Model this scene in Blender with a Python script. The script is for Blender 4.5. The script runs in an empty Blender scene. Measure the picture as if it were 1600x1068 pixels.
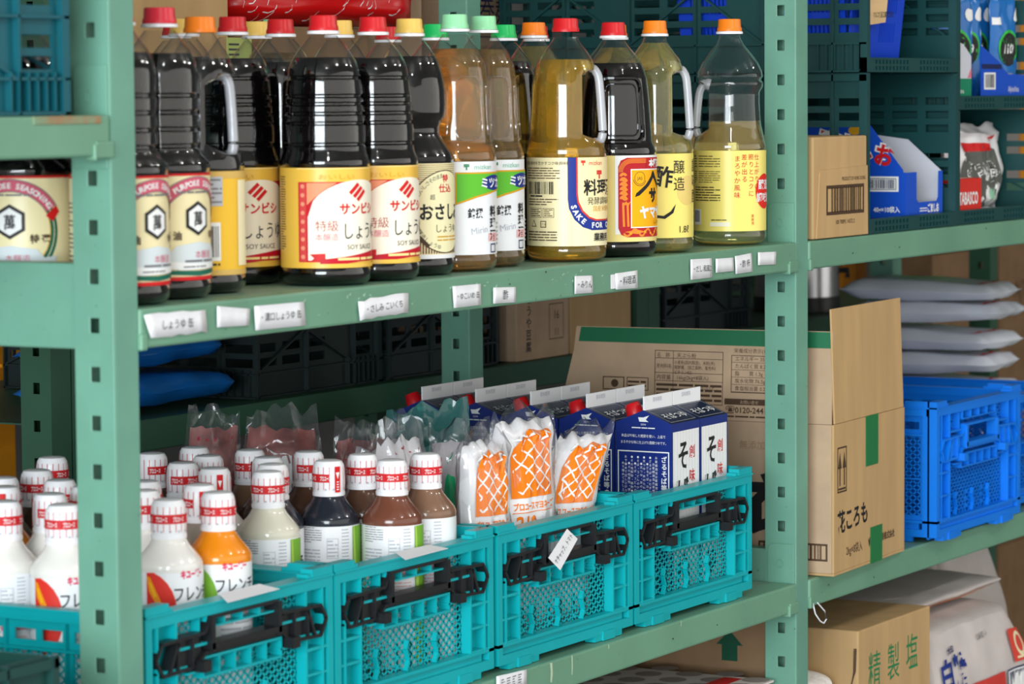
import bpy, bmesh, math, random
from math import sin, cos, pi, radians
from mathutils import Vector, Matrix, noise
from mathutils.geometry import tessellate_polygon
random.seed(7)
sc = bpy.context.scene
COL = sc.collection

# ------------------------------------------------------------------ camera, world, lights, exposure
cd = bpy.data.cameras.new('camera'); cam = bpy.data.objects.new('camera', cd); COL.objects.link(cam)
cd.sensor_width = 36.0; cd.lens = 115.875; cd.clip_start = 0.05; cd.clip_end = 60
_yaw, _pitch, _roll = 0.5178577, -0.0749132, -0.0072143
_f = Vector((cos(_yaw)*cos(_pitch), sin(_yaw)*cos(_pitch), sin(_pitch)))
_r = Vector((sin(_yaw), -cos(_yaw), 0)); _u = _r.cross(_f)
_r2 = _r*cos(_roll)+_u*sin(_roll); _u2 = -_r*sin(_roll)+_u*cos(_roll)
M = Matrix((_r2, _u2, -_f)).transposed().to_4x4(); M.translation = (-2.70176, -2.00492, 1.50193)
cam.matrix_world = M
cd.dof.use_dof = True; cd.dof.focus_distance = 4.45; cd.dof.aperture_fstop = 9.0
sc.camera = cam

wd = bpy.data.worlds.new('world'); sc.world = wd; wd.use_nodes = True
bg = wd.node_tree.nodes['Background']; bg.inputs[0].default_value = (1.0, 0.975, 0.92, 1); bg.inputs[1].default_value = 0.95

def area(name, loc, target, sx, sy, watts, col=(1, 1, 1)):
    l = bpy.data.lights.new(name, 'AREA'); l.shape = 'RECTANGLE'; l.size = sx; l.size_y = sy; l.energy = watts; l.color = col
    o = bpy.data.objects.new(name, l); COL.objects.link(o); o.location = loc
    o.rotation_euler = (Vector(target)-Vector(loc)).to_track_quat('-Z', 'Y').to_euler()
    return o
def lamp(name, loc, watts, rad, col=(1, .97, .92)):
    l = bpy.data.lights.new(name, 'POINT'); l.energy = watts; l.shadow_soft_size = rad; l.color = col
    o = bpy.data.objects.new(name, l); COL.objects.link(o); o.location = loc
area('daylight_doorway', (-6.8, -2.15, 1.85), (0.6, 0.2, 1.2), 4.3, 2.8, 430, (0.86, 0.95, 1.0))
for lx, ly in ((-1.4, -1.7), (0.3, -1.9), (2.0, -2.1), (3.6, -2.0)):
    lamp('ceiling_lamp_light', (lx, ly, 3.0), 17, 0.055)
sc.view_settings.view_transform = 'Standard'; sc.view_settings.look = 'None'
sc.view_settings.gamma = 1; sc.view_settings.use_curve_mapping = False
sc.view_settings.exposure = 0.58
sc.cycles.transparent_max_bounces = 48

# ------------------------------------------------------------------ materials
def lin(c):
    def f(x):
        x /= 255.0
        return x/12.92 if x <= .04045 else ((x+.055)/1.055)**2.4
    return (f(c[0]), f(c[1]), f(c[2]), 1)
MATS = {}
def mat(name, rgb, rough=.5, metal=0, spec=.5, var=0, vs=12, bump=0, bs=180, coat=0, trans=0, ior=1.45, alpha=1, sss=0, dark=None, stretch=None, fleck=None):
    if name in MATS: return MATS[name]
    m = bpy.data.materials.new(name); m.use_nodes = True; nt = m.node_tree; p = nt.nodes['Principled BSDF']
    c = lin(rgb); p.inputs['Base Color'].default_value = c
    p.inputs['Roughness'].default_value = rough; p.inputs['Metallic'].default_value = metal
    p.inputs['Specular IOR Level'].default_value = spec; p.inputs['IOR'].default_value = ior
    p.inputs['Transmission Weight'].default_value = trans; p.inputs['Coat Weight'].default_value = coat; p.inputs['Alpha'].default_value = alpha
    if sss: p.inputs['Subsurface Weight'].default_value = sss; p.inputs['Subsurface Radius'].default_value = (.01, .01, .01)
    if var or bump:
        tc = nt.nodes.new('ShaderNodeTexCoord'); src = tc.outputs['Object']
        if stretch:
            mp = nt.nodes.new('ShaderNodeMapping'); mp.inputs['Scale'].default_value = stretch; nt.links.new(src, mp.inputs[0]); src = mp.outputs[0]
    if var:
        n = nt.nodes.new('ShaderNodeTexNoise'); n.inputs['Scale'].default_value = vs; n.inputs['Detail'].default_value = 6; nt.links.new(src, n.inputs['Vector'])
        r = nt.nodes.new('ShaderNodeValToRGB'); d = dark or tuple(x*(1-var) for x in rgb); h = tuple(min(255, x*(1+var*.5)) for x in rgb)
        r.color_ramp.elements[0].position = .3; r.color_ramp.elements[1].position = .7
        r.color_ramp.elements[0].color = lin(d); r.color_ramp.elements[1].color = lin(h)
        nt.links.new(n.outputs['Fac'], r.inputs[0]); nt.links.new(r.outputs[0], p.inputs['Base Color'])
    if fleck:
        n2 = nt.nodes.new('ShaderNodeTexNoise'); n2.inputs['Scale'].default_value = 170; n2.inputs['Detail'].default_value = 5; nt.links.new(src, n2.inputs['Vector'])
        r2 = nt.nodes.new('ShaderNodeValToRGB'); r2.color_ramp.elements[0].position = .70; r2.color_ramp.elements[1].position = .74; nt.links.new(n2.outputs['Fac'], r2.inputs[0])
        mx = nt.nodes.new('ShaderNodeMix'); mx.data_type = 'RGBA'; nt.links.new(r2.outputs[0], mx.inputs[0]); nt.links.new(r.outputs[0], mx.inputs[6]); mx.inputs[7].default_value = lin(fleck); nt.links.new(mx.outputs[2], p.inputs['Base Color'])
    if bump:
        n = nt.nodes.new('ShaderNodeTexNoise'); n.inputs['Scale'].default_value = bs; n.inputs['Detail'].default_value = 3; nt.links.new(src, n.inputs['Vector'])
        b = nt.nodes.new('ShaderNodeBump'); b.inputs['Strength'].default_value = bump; b.inputs['Distance'].default_value = .002
        nt.links.new(n.outputs['Fac'], b.inputs['Height']); nt.links.new(b.outputs[0], p.inputs['Normal'])
    MATS[name] = m; return m
def film(name, rgb, rough=.04, base=.04, tint=.0, bump=0, bs=60, dcol=(.75, .76, .8, 1)):
    """thin clear plastic: fresnel gloss over (tinted) see-through"""
    if name in MATS: return MATS[name]
    m = bpy.data.materials.new(name); m.use_nodes = True; nt = m.node_tree; nt.nodes.clear()
    out = nt.nodes.new('ShaderNodeOutputMaterial'); mx = nt.nodes.new('ShaderNodeMixShader'); tr = nt.nodes.new('ShaderNodeBsdfTransparent')
    gl = nt.nodes.new('ShaderNodeBsdfGlossy'); gl.inputs['Roughness'].default_value = rough; tr.inputs[0].default_value = lin(rgb)
    fr = nt.nodes.new('ShaderNodeLayerWeight'); fr.inputs[0].default_value = .5
    if bump:
        tc = nt.nodes.new('ShaderNodeTexCoord'); n = nt.nodes.new('ShaderNodeTexNoise'); n.inputs['Scale'].default_value = bs
        nt.links.new(tc.outputs['Object'], n.inputs['Vector']); b = nt.nodes.new('ShaderNodeBump'); b.inputs['Strength'].default_value = bump
        nt.links.new(n.outputs['Fac'], b.inputs['Height']); nt.links.new(b.outputs[0], fr.inputs['Normal']); nt.links.new(b.outputs[0], gl.inputs['Normal'])
    pw = nt.nodes.new('ShaderNodeMath'); pw.operation = 'POWER'; pw.inputs[1].default_value = 2.7; nt.links.new(fr.outputs['Facing'], pw.inputs[0])
    ad = nt.nodes.new('ShaderNodeMath'); ad.operation = 'MULTIPLY_ADD'; ad.inputs[1].default_value = .85; ad.inputs[2].default_value = .04+base; ad.use_clamp = True
    nt.links.new(pw.outputs[0], ad.inputs[0]); nt.links.new(ad.outputs[0], mx.inputs[0])
    nt.links.new(tr.outputs[0], mx.inputs[1]); nt.links.new(gl.outputs[0], mx.inputs[2])
    if tint:
        df = nt.nodes.new('ShaderNodeBsdfDiffuse'); df.inputs[0].default_value = dcol; m2 = nt.nodes.new('ShaderNodeMixShader'); m2.inputs[0].default_value = tint
        nt.links.new(mx.outputs[0], m2.inputs[1]); nt.links.new(df.outputs[0], m2.inputs[2]); nt.links.new(m2.outputs[0], out.inputs[0])
    else: nt.links.new(mx.outputs[0], out.inputs[0])
    MATS[name] = m; return m
def ink(name, rgb, rough=.5): return mat('ink_'+name, rgb, rough, spec=.3)
BLACK = ink('black', (34, 33, 34)); RED = ink('red', (208, 28, 32)); WHITE = ink('white', (238, 238, 238)); BLUE = ink('blue', (24, 48, 128))
GREYP = ink('grey', (120, 120, 122)); DGREY = ink('dark_grey', (72, 70, 72)); ORANGE = ink('orange', (247, 128, 10)); GREEN = ink('green', (40, 130, 80))
PINK = ink('pink', (226, 120, 140)); GOLD = ink('gold', (214, 160, 30)); CREAM = ink('cream', (244, 232, 190)); LIME = ink('lime', (120, 175, 50))
BROWNP = ink('brown_print', (78, 58, 42)); CRIM = ink('crimson', (170, 24, 50)); YELL = ink('yellow', (250, 190, 20)); NAVYP = ink('navy_print', (28, 38, 84))
LBROWN = ink('light_brown_print', (150, 122, 92)); SKY = ink('sky_print', (40, 120, 190)); LGREY = ink('light_grey_print', (186, 188, 196)); TOMATO = ink('tomato', (226, 52, 40))

GREENP = mat('rack_paint', (106, 157, 137), .42, spec=.45, var=.06, vs=9, bump=.05, bs=90, fleck=(70, 100, 88))
GREENB = mat('rack_paint_beam', (108, 154, 128), .42, spec=.45, var=.06, vs=7, bump=.05, bs=90, fleck=(84, 118, 100))
GREEND = mat('rack_paint_rear_shaded', (54, 92, 72), .5, spec=.4, var=.08, vs=6)  # rack green darkened so the colour carries the shade at the back
RUST = mat('rust', (132, 88, 58), .85, var=.4, vs=60, dark=(120, 150, 120))
DECK = mat('deck_steel', (118, 150, 130), .5, var=.08, vs=8)
PET = film('pet_plastic', (251, 251, 251), .03, .01); PETF = film('pet_handle_plastic', (236, 238, 244), .2, .04, .45)
CARD = mat('cardboard', (192, 158, 112), .8, spec=.2, var=.05, vs=30, bump=.06, bs=40, stretch=(1, 1, .15))
CARD2 = mat('cardboard_pale', (188, 160, 132), .8, spec=.2, var=.05, vs=20, bump=.05, bs=60)
CARD3 = mat('cardboard_brown_shaded', (138, 110, 82), .82, spec=.2, var=.07, vs=16)  # brown darkened to stand in for the shade under the bottom shelf
CARDIN = mat('cardboard_edge', (214, 198, 170), .85, spec=.2)
TEAL = mat('teal_plastic', (6, 168, 176), .36, spec=.45, var=.05, vs=6)
BLUEC = mat('blue_plastic', (8, 122, 232), .36, spec=.45, var=.05, vs=6)
DKGR = mat('dark_green_plastic', (16, 64, 65), .4, spec=.45, var=.06, vs=6)
DKGR2 = mat('deep_green_plastic', (24, 66, 62), .45, spec=.4)
BLKP = mat('black_plastic', (26, 27, 30), .38, spec=.5)
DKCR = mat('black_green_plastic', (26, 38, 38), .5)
PAPER = mat('white_paper', (236, 236, 240), .7, spec=.2, bump=.1, bs=40)
GLOSSW = mat('white_cap_plastic', (244, 243, 246), .28, spec=.5)

# ------------------------------------------------------------------ mesh builder
class MB:
    def __init__(s): s.v = []; s.f = []; s.mi = []; s.mats = []; s.X = Matrix.Identity(4)
    def _m(s, m):
        if m not in s.mats: s.mats.append(m)
        return s.mats.index(m)
    def add(s, vs, fs, m):
        o = len(s.v); k = s._m(m); s.v += [tuple(s.X @ Vector(p)) for p in vs]
        for f in fs: s.f.append([o+i for i in f]); s.mi.append(k)
    def box(s, a, b, m):
        (x0, y0, z0), (x1, y1, z1) = a, b
        s.add([(x0,y0,z0),(x1,y0,z0),(x1,y1,z0),(x0,y1,z0),(x0,y0,z1),(x1,y0,z1),(x1,y1,z1),(x0,y1,z1)],
              [(0,3,2,1),(4,5,6,7),(0,1,5,4),(1,2,6,5),(2,3,7,6),(3,0,4,7)], m)
    def bar(s, p, q, w, d, m, nrm=(0, 1, 0)):
        """box from p to q, width w in-plane, depth d along nrm"""
        p, q = Vector(p), Vector(q); t = (q-p).normalized(); n = Vector(nrm); n = (n-t*n.dot(t)).normalized(); b = t.cross(n)*w/2; n = n*d/2
        s.add([p-b-n, p+b-n, p+b+n, p-b+n, q-b-n, q+b-n, q+b+n, q-b+n], [(0,1,2,3),(7,6,5,4),(0,4,5,1),(1,5,6,2),(2,6,7,3),(3,7,4,0)], m)
    def lathe(s, prof, n, m, fn=None, close=False):
        vs = []; fs = []; k = len(prof)
        for i in range(n):
            a = 2*pi*i/n
            for (r, z) in prof:
                p = (r*cos(a), r*sin(a), z); vs.append(fn(p) if fn else p)
        for i in range(n):
            j = (i+1) % n
            for t in range(k-1):
                q = [i*k+t, j*k+t, j*k+t+1, i*k+t+1]
                if prof[t][0] < 1e-7: q = [q[0], q[2], q[3]]
                elif prof[t+1][0] < 1e-7: q = [q[0], q[1], q[2]]
                fs.append(q)
        s.add(vs, fs, m)
    def tube(s, pts, r, m, n=8, cyc=False, flat=1.0, up=(0, 0, 1)):
        pts = [Vector(p) for p in pts]; vs = []; fs = []; L = len(pts)
        for i, p in enumerate(pts):
            a = pts[(i-1) % L] if (cyc or i) else p; b = pts[(i+1) % L] if (cyc or i < L-1) else p
            t = (b-a).normalized(); u = Vector(up); u = u-t*u.dot(t)
            if u.length < 1e-4: u = Vector((1, 0, 0))-t*t.x
            u.normalize(); w = t.cross(u); rr = r[i] if isinstance(r, (list, tuple)) else r
            for k in range(n):
                c = 2*pi*k/n; vs.append(p+u*cos(c)*rr*flat+w*sin(c)*rr)
        for i in range(L if cyc else L-1):
            j = (i+1) % L
            for k in range(n): fs.append((i*n+k, i*n+(k+1) % n, j*n+(k+1) % n, j*n+k))
        if not cyc: fs += [tuple(range(n))[::-1], tuple((L-1)*n+k for k in range(n))]
        s.add(vs, fs, m)
    def prism(s, poly, fa, fb, m):
        """poly 2d, fa/fb map 2d to 3d for the two ends"""
        n = len(poly); s.add([fa(p) for p in poly]+[fb(p) for p in poly], [tuple(range(n))[::-1], tuple(range(n, 2*n))]+[(i, (i+1) % n, n+(i+1) % n, n+i) for i in range(n)], m)
    def plate(s, u0, u1, v0, v1, holes, fmap, th, m):
        """flat sheet with rectangular holes; fmap(u,v,d)->3d with d in 0..th"""
        us = sorted({u0, u1}|{max(u0, min(u1, h[i])) for h in holes for i in (0, 2)}); vs_ = sorted({v0, v1}|{max(v0, min(v1, h[i])) for h in holes for i in (1, 3)})
        solid = {}
        for i in range(len(us)-1):
            for j in range(len(vs_)-1):
                cu, cv = (us[i]+us[i+1])/2, (vs_[j]+vs_[j+1])/2
                solid[i, j] = not any(h[0] < cu < h[2] and h[1] < cv < h[3] for h in holes)
        V = {}; vs = []; fs = []
        def vi(i, j, d):
            if (i, j, d) not in V: V[i, j, d] = len(vs); vs.append(fmap(us[i], vs_[j], d*th))
            return V[i, j, d]
        for (i, j), ok in solid.items():
            if not ok: continue
            fs.append((vi(i,j,0), vi(i+1,j,0), vi(i+1,j+1,0), vi(i,j+1,0))); fs.append((vi(i,j+1,1), vi(i+1,j+1,1), vi(i+1,j,1), vi(i,j,1)))
            for di, dj, a, b in ((-1,0,(0,0),(0,1)), (1,0,(1,1),(1,0)), (0,-1,(1,0),(0,0)), (0,1,(0,1),(1,1))):
                if not solid.get((i+di, j+dj), False):
                    fs.append((vi(i+a[0],j+a[1],0), vi(i+b[0],j+b[1],0), vi(i+b[0],j+b[1],1), vi(i+a[0],j+a[1],1)))
        s.add(vs, fs, m)
    def lattice(s, u0, u1, v0, v1, pitch, w, fmap, th, m, ratio=1.0):
        """crossing diagonal bars clipped to a rectangle"""
        for sg in (1, -1):
            span = (u1-u0)+(v1-v0)/ratio; k = int(span/pitch)+2
            for i in range(-k, k+1):
                c = (u0 if sg > 0 else u1)+i*pitch*1.0
                # line u = c + sg*(v-v0)/ratio
                pts = []
                va, vb = v0, v1
                def uu(v): return c+sg*(v-v0)/ratio
                lo, hi = (u0-c)*ratio/sg+v0, (u1-c)*ratio/sg+v0
                if lo > hi: lo, hi = hi, lo
                va, vb = max(v0, lo), min(v1, hi)
                if vb-va < 1e-4: continue
                p = fmap(uu(va), va, th/2); q = fmap(uu(vb), vb, th/2); n = Vector(fmap(0, 0, 1))-Vector(fmap(0, 0, 0))
                s.bar(p, q, w, th, m, n)
    def mesh(s, name, smooth=None):
        me = bpy.data.meshes.new(name); me.from_pydata(s.v, [], s.f)
        for m in s.mats: me.materials.append(m)
        me.polygons.foreach_set('material_index', s.mi)
        if smooth: me.polygons.foreach_set('use_smooth', [True]*len(s.f)); me.set_sharp_from_angle(angle=radians(smooth))
        me.update(); return me
    def build(s, name, parent=None, smooth=None, bevel=0, loc=None, rot=None, fixn=False):
        me = s.mesh(name, smooth)
        if fixn:
            bm = bmesh.new(); bm.from_mesh(me); bmesh.ops.recalc_face_normals(bm, faces=bm.faces); bm.to_mesh(me); bm.free()
        o = put(name, me, parent, loc, rot)
        if bevel:
            b = o.modifiers.new('bevel', 'BEVEL'); b.width = bevel; b.segments = 2; b.limit_method = 'ANGLE'; b.angle_limit = radians(50)
        return o
def clean(me):
    bm = bmesh.new(); bm.from_mesh(me); bmesh.ops.recalc_face_normals(bm, faces=bm.faces); bm.to_mesh(me); bm.free(); return me
def put(name, me, parent=None, loc=None, rot=None):
    o = bpy.data.objects.new(name, me); COL.objects.link(o)
    if parent: o.parent = parent
    if loc: o.location = loc
    if rot: o.rotation_euler = rot if isinstance(rot, (tuple, list)) else (0, 0, rot)
    return o
def tag(o, label, cat, group=None):
    o['label'] = label; o['category'] = cat
    if group: o['group'] = group
    return o
def thing(name, label, cat, loc=(0, 0, 0), rot=0, group=None):
    o = put(name, None, None, loc, rot); o.empty_display_size = .03
    return tag(o, label, cat, group)
def struct(o): o['kind'] = 'structure'; return o

# ------------------------------------------------------------------ lettering and flat print
_TX = {}
def glyphs(s, bold=0):
    if (s, bold) in _TX: return _TX[s, bold]
    c = bpy.data.curves.new('t', 'FONT'); c.body = s; c.size = 1; c.resolution_u = 2; c.offset = bold
    o = bpy.data.objects.new('t', c); m = o.to_mesh()
    vs = [(v.co.x, v.co.y) for v in m.vertices]; fs = [tuple(p.vertices) for p in m.polygons]
    o.to_mesh_clear(); bpy.data.objects.remove(o); bpy.data.curves.remove(c)
    w = (max(v[0] for v in vs)+.05) if vs else .5
    _TX[s, bold] = (vs, fs, w); return _TX[s, bold]
class Print(MB):
    """flat print in mm on a surface given by fmap(u,v,h)"""
    def __init__(s, fmap, maxdu=None, step=.00025, h0=.0004): super().__init__(); s.fm = fmap; s.mx = maxdu; s.st = step; s.h0 = h0; s.n = 0; s.clip = None
    def _tri(s, t, m, h):
        st = [t]; vs = []; fs = []
        while st:
            a, b, c = st.pop()
            if s.clip:
                u0, u1 = s.clip
                if max(a[0], b[0], c[0]) > u1+.01 or min(a[0], b[0], c[0]) < u0-.01: continue
            if s.mx:
                e = ((abs(a[0]-b[0]), 0), (abs(b[0]-c[0]), 1), (abs(c[0]-a[0]), 2)); k = max(e)
                if k[0] > s.mx:
                    if k[1] == 0: mid = ((a[0]+b[0])/2, (a[1]+b[1])/2); st += [(a, mid, c), (mid, b, c)]
                    elif k[1] == 1: mid = ((c[0]+b[0])/2, (c[1]+b[1])/2); st += [(a, b, mid), (a, mid, c)]
                    else: mid = ((a[0]+c[0])/2, (a[1]+c[1])/2); st += [(a, b, mid), (mid, b, c)]
                    continue
            o = len(vs); vs += [s.fm(p[0], p[1], h) for p in (a, b, c)]; fs.append((o, o+1, o+2))
        if vs: s.add(vs, fs, m)
    def tris(s, vs, fs, m, layer):
        h = s.h0+layer*s.st
        if s.mx or s.clip:
            for f in fs:
                for i in range(1, len(f)-1): s._tri((vs[f[0]], vs[f[i]], vs[f[i+1]]), m, h)
        else: s.add([s.fm(p[0], p[1], h) for p in vs], fs, m)
    def poly(s, pts, m, layer=0):
        a = sum(pts[i][0]*pts[(i+1) % len(pts)][1]-pts[(i+1) % len(pts)][0]*pts[i][1] for i in range(len(pts)))
        if a < 0: pts = pts[::-1]
        ts = tessellate_polygon([[Vector((p[0], p[1], 0)) for p in pts]]); out = []
        for t in ts:
            p, q, r = (pts[i] for i in t)
            out.append(t if (q[0]-p[0])*(r[1]-p[1])-(q[1]-p[1])*(r[0]-p[0]) > 0 else (t[0], t[2], t[1]))
        s.tris(pts, out, m, layer)
    def rect(s, u0, v0, u1, v1, m, layer=0): s.tris([(u0, v0), (u1, v0), (u1, v1), (u0, v1)], [(0, 1, 2, 3)], m, layer)
    def frame(s, u0, v0, u1, v1, w, m, layer=0):
        s.rect(u0, v0, u1, v0+w, m, layer); s.rect(u0, v1-w, u1, v1, m, layer); s.rect(u0, v0+w, u0+w, v1-w, m, layer); s.rect(u1-w, v0+w, u1, v1-w, m, layer)
    def arc(s, cu, cv, r0, r1, a0, a1, m, layer=0, n=28, sx=1):
        p = []
        for i in range(n+1):
            a = radians(a0+(a1-a0)*i/n); p.append(((cu+r0*cos(a)*sx, cv+r0*sin(a)), (cu+r1*cos(a)*sx, cv+r1*sin(a))))
        for i in range(n):
            q = [p[i][0], p[i][1], p[i+1][1], p[i+1][0]]
            if a1 < a0: q = q[::-1]
            s.tris(q, [(0, 1, 2, 3)], m, layer)
    def disc(s, cu, cv, r, m, layer=0, n=28, sx=1): s.poly([(cu+r*sx*cos(2*pi*i/n), cv+r*sin(2*pi*i/n)) for i in range(n)], m, layer)
    def text(s, t, u, v, size, m, layer=1, align='c', bold=.0, rot=0, sx=1.0):
        vs, fs, w = glyphs(t, bold); w *= size*sx; o = {'c': -w/2, 'l': 0, 'r': -w}[align]; c, n = cos(radians(rot)), sin(radians(rot)); P = []
        for x, y in vs:
            x = x*size*sx+o; y = y*size; P.append((u+x*c-y*n, v+x*n+y*c))
        s.tris(P, fs, m, layer)
    def vtext(s, t, u, v, size, m, layer=1, bold=0, gap=1.05, sx=1.0):
        for i, ch in enumerate(t):
            if ch != ' ': s.text(ch, u, v-(i+.85)*size*gap, size, m, layer, 'c', bold, 0, sx)
    def arctext(s, t, cu, cv, r, a0, a1, size, m, layer=1, bold=0, inside=False):
        n = len(t)
        for i, ch in enumerate(t):
            if ch == ' ': continue
            a = a0+(a1-a0)*i/(n-1); ra = radians(a); s.text(ch, cu+r*cos(ra), cv+r*sin(ra), size, m, layer, 'c', bold, a+90 if inside else a-90)
    def lines(s, u0, v0, u1, v1, n, m, layer=1, fill=.55, seed=0):
        rg = random.Random(seed*77+int(u0*3)+n); dv = (v1-v0)/n
        for i in range(n):
            v = v1-(i+.5)*dv; u = u0; end = u1-(rg.random()*.5*(u1-u0) if rg.random() < .35 else 0)
            while u < end:
                w = min(end-u, (.8+rg.random()*2.4)*dv*1.6)
                s.rect(u, v-dv*fill/2, u+w, v+dv*fill/2, m, layer); u += w+dv*.35
    def barcode(s, u0, v0, u1, v1, m, layer=1, seed=1, n=26):
        rg = random.Random(seed); ws = [rg.choice((1, 1, 2, 3)) for _ in range(n*2)]; k = (u1-u0)/sum(ws); u = u0
        for i, w in enumerate(ws):
            if i % 2 == 0: s.rect(u, v0, u+w*k, v1, m, layer)
            u += w*k
def cylmap(R, R0=None):
    """u,v in mm; u=0 faces -Y, grows to the right seen from outside"""
    def f(u, v, h):
        a = u/R; r = R*.001+h; return (r*sin(a), -r*cos(a), v*.001)
    return f
def planemap(o, ux, vx):
    o, ux, vx = Vector(o), Vector(ux).normalized(), Vector(vx).normalized(); n = ux.cross(vx)
    return lambda u, v, h: tuple(o+ux*(u*.001)+vx*(v*.001)+n*h)

class Proto:
    """a thing's parts; inst() copies thing and parts, meshes shared"""
    def __init__(s): s.p = []
    def part(s, name, mb, parent=None, smooth=None, label=None):
        s.p.append((name, mb.mesh(name, smooth) if isinstance(mb, MB) else mb, parent, label)); return len(s.p)-1
    def inst(s, name, label, cat, loc, rot=0, group=None, scale=None):
        root = thing(name, label, cat, loc, rot, group); obs = []
        if scale: root.scale = scale
        for n, me, par, lb in s.p:
            o = bpy.data.objects.new(n, me); COL.objects.link(o); o.parent = obs[par] if par is not None else root; obs.append(o)
            if lb: o['label'] = lb
        return root
# ------------------------------------------------------------------ the setting
CONC = mat('concrete', (128, 126, 122), .8, var=.15, vs=3, bump=.1, bs=30)
WALLM = mat('wall_paint', (92, 94, 92), .8, var=.1, vs=2)
CEIL = mat('ceiling_board', (150, 150, 148), .85)
b = MB(); b.box((-9, -6.5, -.1), (9, 4.2, 0), CONC); struct(b.build('floor'))
b = MB(); b.box((-2.2, 1.9, 0), (9, 2.0, 3.4), WALLM); struct(b.build('wall_back'))
b = MB(); b.box((7.6, -5.4, 0), (7.7, 1.9, 3.4), WALLM); struct(b.build('wall_far'))
b = MB(); b.box((-9, 1.5, 0), (-2.2, 1.6, 3.4), WALLM); struct(b.build('added_wall_left'))  # unseen wall, added to keep the bottles' left reflections dark
b = MB(); b.box((-4.5, -5.5, 3.4), (7.7, 2.0, 3.5), CEIL); struct(b.build('ceiling'))

# ------------------------------------------------------------------ the green steel rack
ZU, ZL, ZB = 1.2865, 0.7885, 0.29
BH = .0415
rack = thing('storage_rack', 'green painted steel shelving rack with slotted posts, carrying bottles and crates', 'rack')
def post_mesh(h, m, holes=True, back=False):
    b = MB(); hs = []
    if holes:
        k = 1
        while .02+.05*k < h-.03: z = .02+.05*k; hs.append((.0185, z-.0075, .0295, z+.0075)); k += 1
    if back: b.plate(0, .05, 0, h, hs, lambda u, v, d: (d, .05-u if False else u, v), .0022, m)
    else: b.plate(0, .05, 0, h, hs, lambda u, v, d: (d, u, v), .0022, m)
    b.box((.0022, 0, 0), (.0425, .0022, h), m); b.box((.0022, .0478, 0), (.0425, .05, h), m)
    b.box((.0403, .0022, 0), (.0425, .012, h), m); b.box((.0403, .038, 0), (.0425, .0478, h), m)
    return clean(b.mesh('post'))
PM = post_mesh(2.1, GREENP)
for px in (-1.65, 0, 1.65, 3.3):
    for py in (0, .55):
        o = put('post', PM, rack, (px, py, 0)); bv = o.modifiers.new('bevel', 'BEVEL'); bv.width = .0012; bv.segments = 2; bv.limit_method = 'ANGLE'; bv.angle_limit = radians(60)
def plate_round(x, z0, z1, y1=.044):
    b = MB(); r = .01; pts = [(.002, z0), (y1, z0), (y1, z1-r)]+[(y1-r+r*cos(a), z1-r+r*sin(a)) for a in (pi/8, pi/4, 3*pi/8, pi/2)]+[(.002, z1)]
    b.prism(pts, lambda p: (x-.003, p[0], p[1]), lambda p: (x, p[0], p[1]), GREENP)
    o = b.build('end_plate', rack, bevel=.0006, fixn=True)
    s = MB(); s.tube([(x-.0035, .024+.004*cos(t)*1.1, (z0+z1)/2+.02+.006*sin(t)) for t in [i*pi/5 for i in range(10)]], .0007, GREENP, 5, True)
    s.build('slot_rim', o)
def beam(x0, x1, zt, h=BH, back=False, m=GREENB, brackets=True):
    b = MB(); y0, y1 = (-.003, .038) if not back else (.562, .6)
    zt -= .001; xa, xb = x0+.0425 if not back else x0+.0425, x1-.004
    b.box((xa, y0, zt-h), (xb, y1, zt), m)
    o = b.build('beam', rack, bevel=.003)
    if brackets and not back:
        c = MB(); c.box((x1-.03, y0-.0025, zt-h-.002), (x1-.0005, y0+.012, zt-h+.0155), m); c.box((x1-.034, y0-.0035, zt-h-.004), (x1-.03, y0+.012, zt-h+.013), m); c.build('bracket', o, bevel=.002)
        c = MB(); c.box((xa-.001, y0-.002, zt-h-.002), (xa+.01, y0+.01, zt-h+.0155), m); c.build('bracket', o, bevel=.002)
    return o
def deck(x0, x1, zt):
    b = MB(); n = 4; zt -= .0008
    for i in range(n):
        ya = .036+i*(.53/n); b.box((x0+.045, ya+.0008, zt-.0022), (x1-.004, ya+.53/n-.0008, zt-.0004), DECK); b.box((x0+.045, ya+.02, zt-.022), (x1-.004, ya+.03, zt-.0022), DECK)
    b.build('deck', rack)
def tie(x, zt):
    b = MB(); b.box((x+.003, .05, zt-BH), (x+.03, .552, zt+.0465), GREENP); b.build('side_tie', rack, bevel=.002)
for x0 in (0, 1.65):
    for z in (ZU, ZL, ZB):
        beam(x0, x0+1.65, z); beam(x0, x0+1.65, z, back=True); deck(x0, x0+1.65, z)
for x in (0, 1.65, 3.3):
    for z in (ZU, ZL, ZB):
        tie(x, z)
        if x: plate_round(x, z-.0415, z+.056)
for z in (1.485, ZL, ZB):
    beam(-1.65, 0, z); beam(-1.65, 0, z, back=True); deck(-1.65, 0, z)
plate_round(0, 1.43, 1.535)
b = MB(); b.box((-.13, -.0045, 1.4755), (-.021, .0, 1.4838), RUST); b.build('rusty_edge', rack, bevel=.001)
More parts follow.
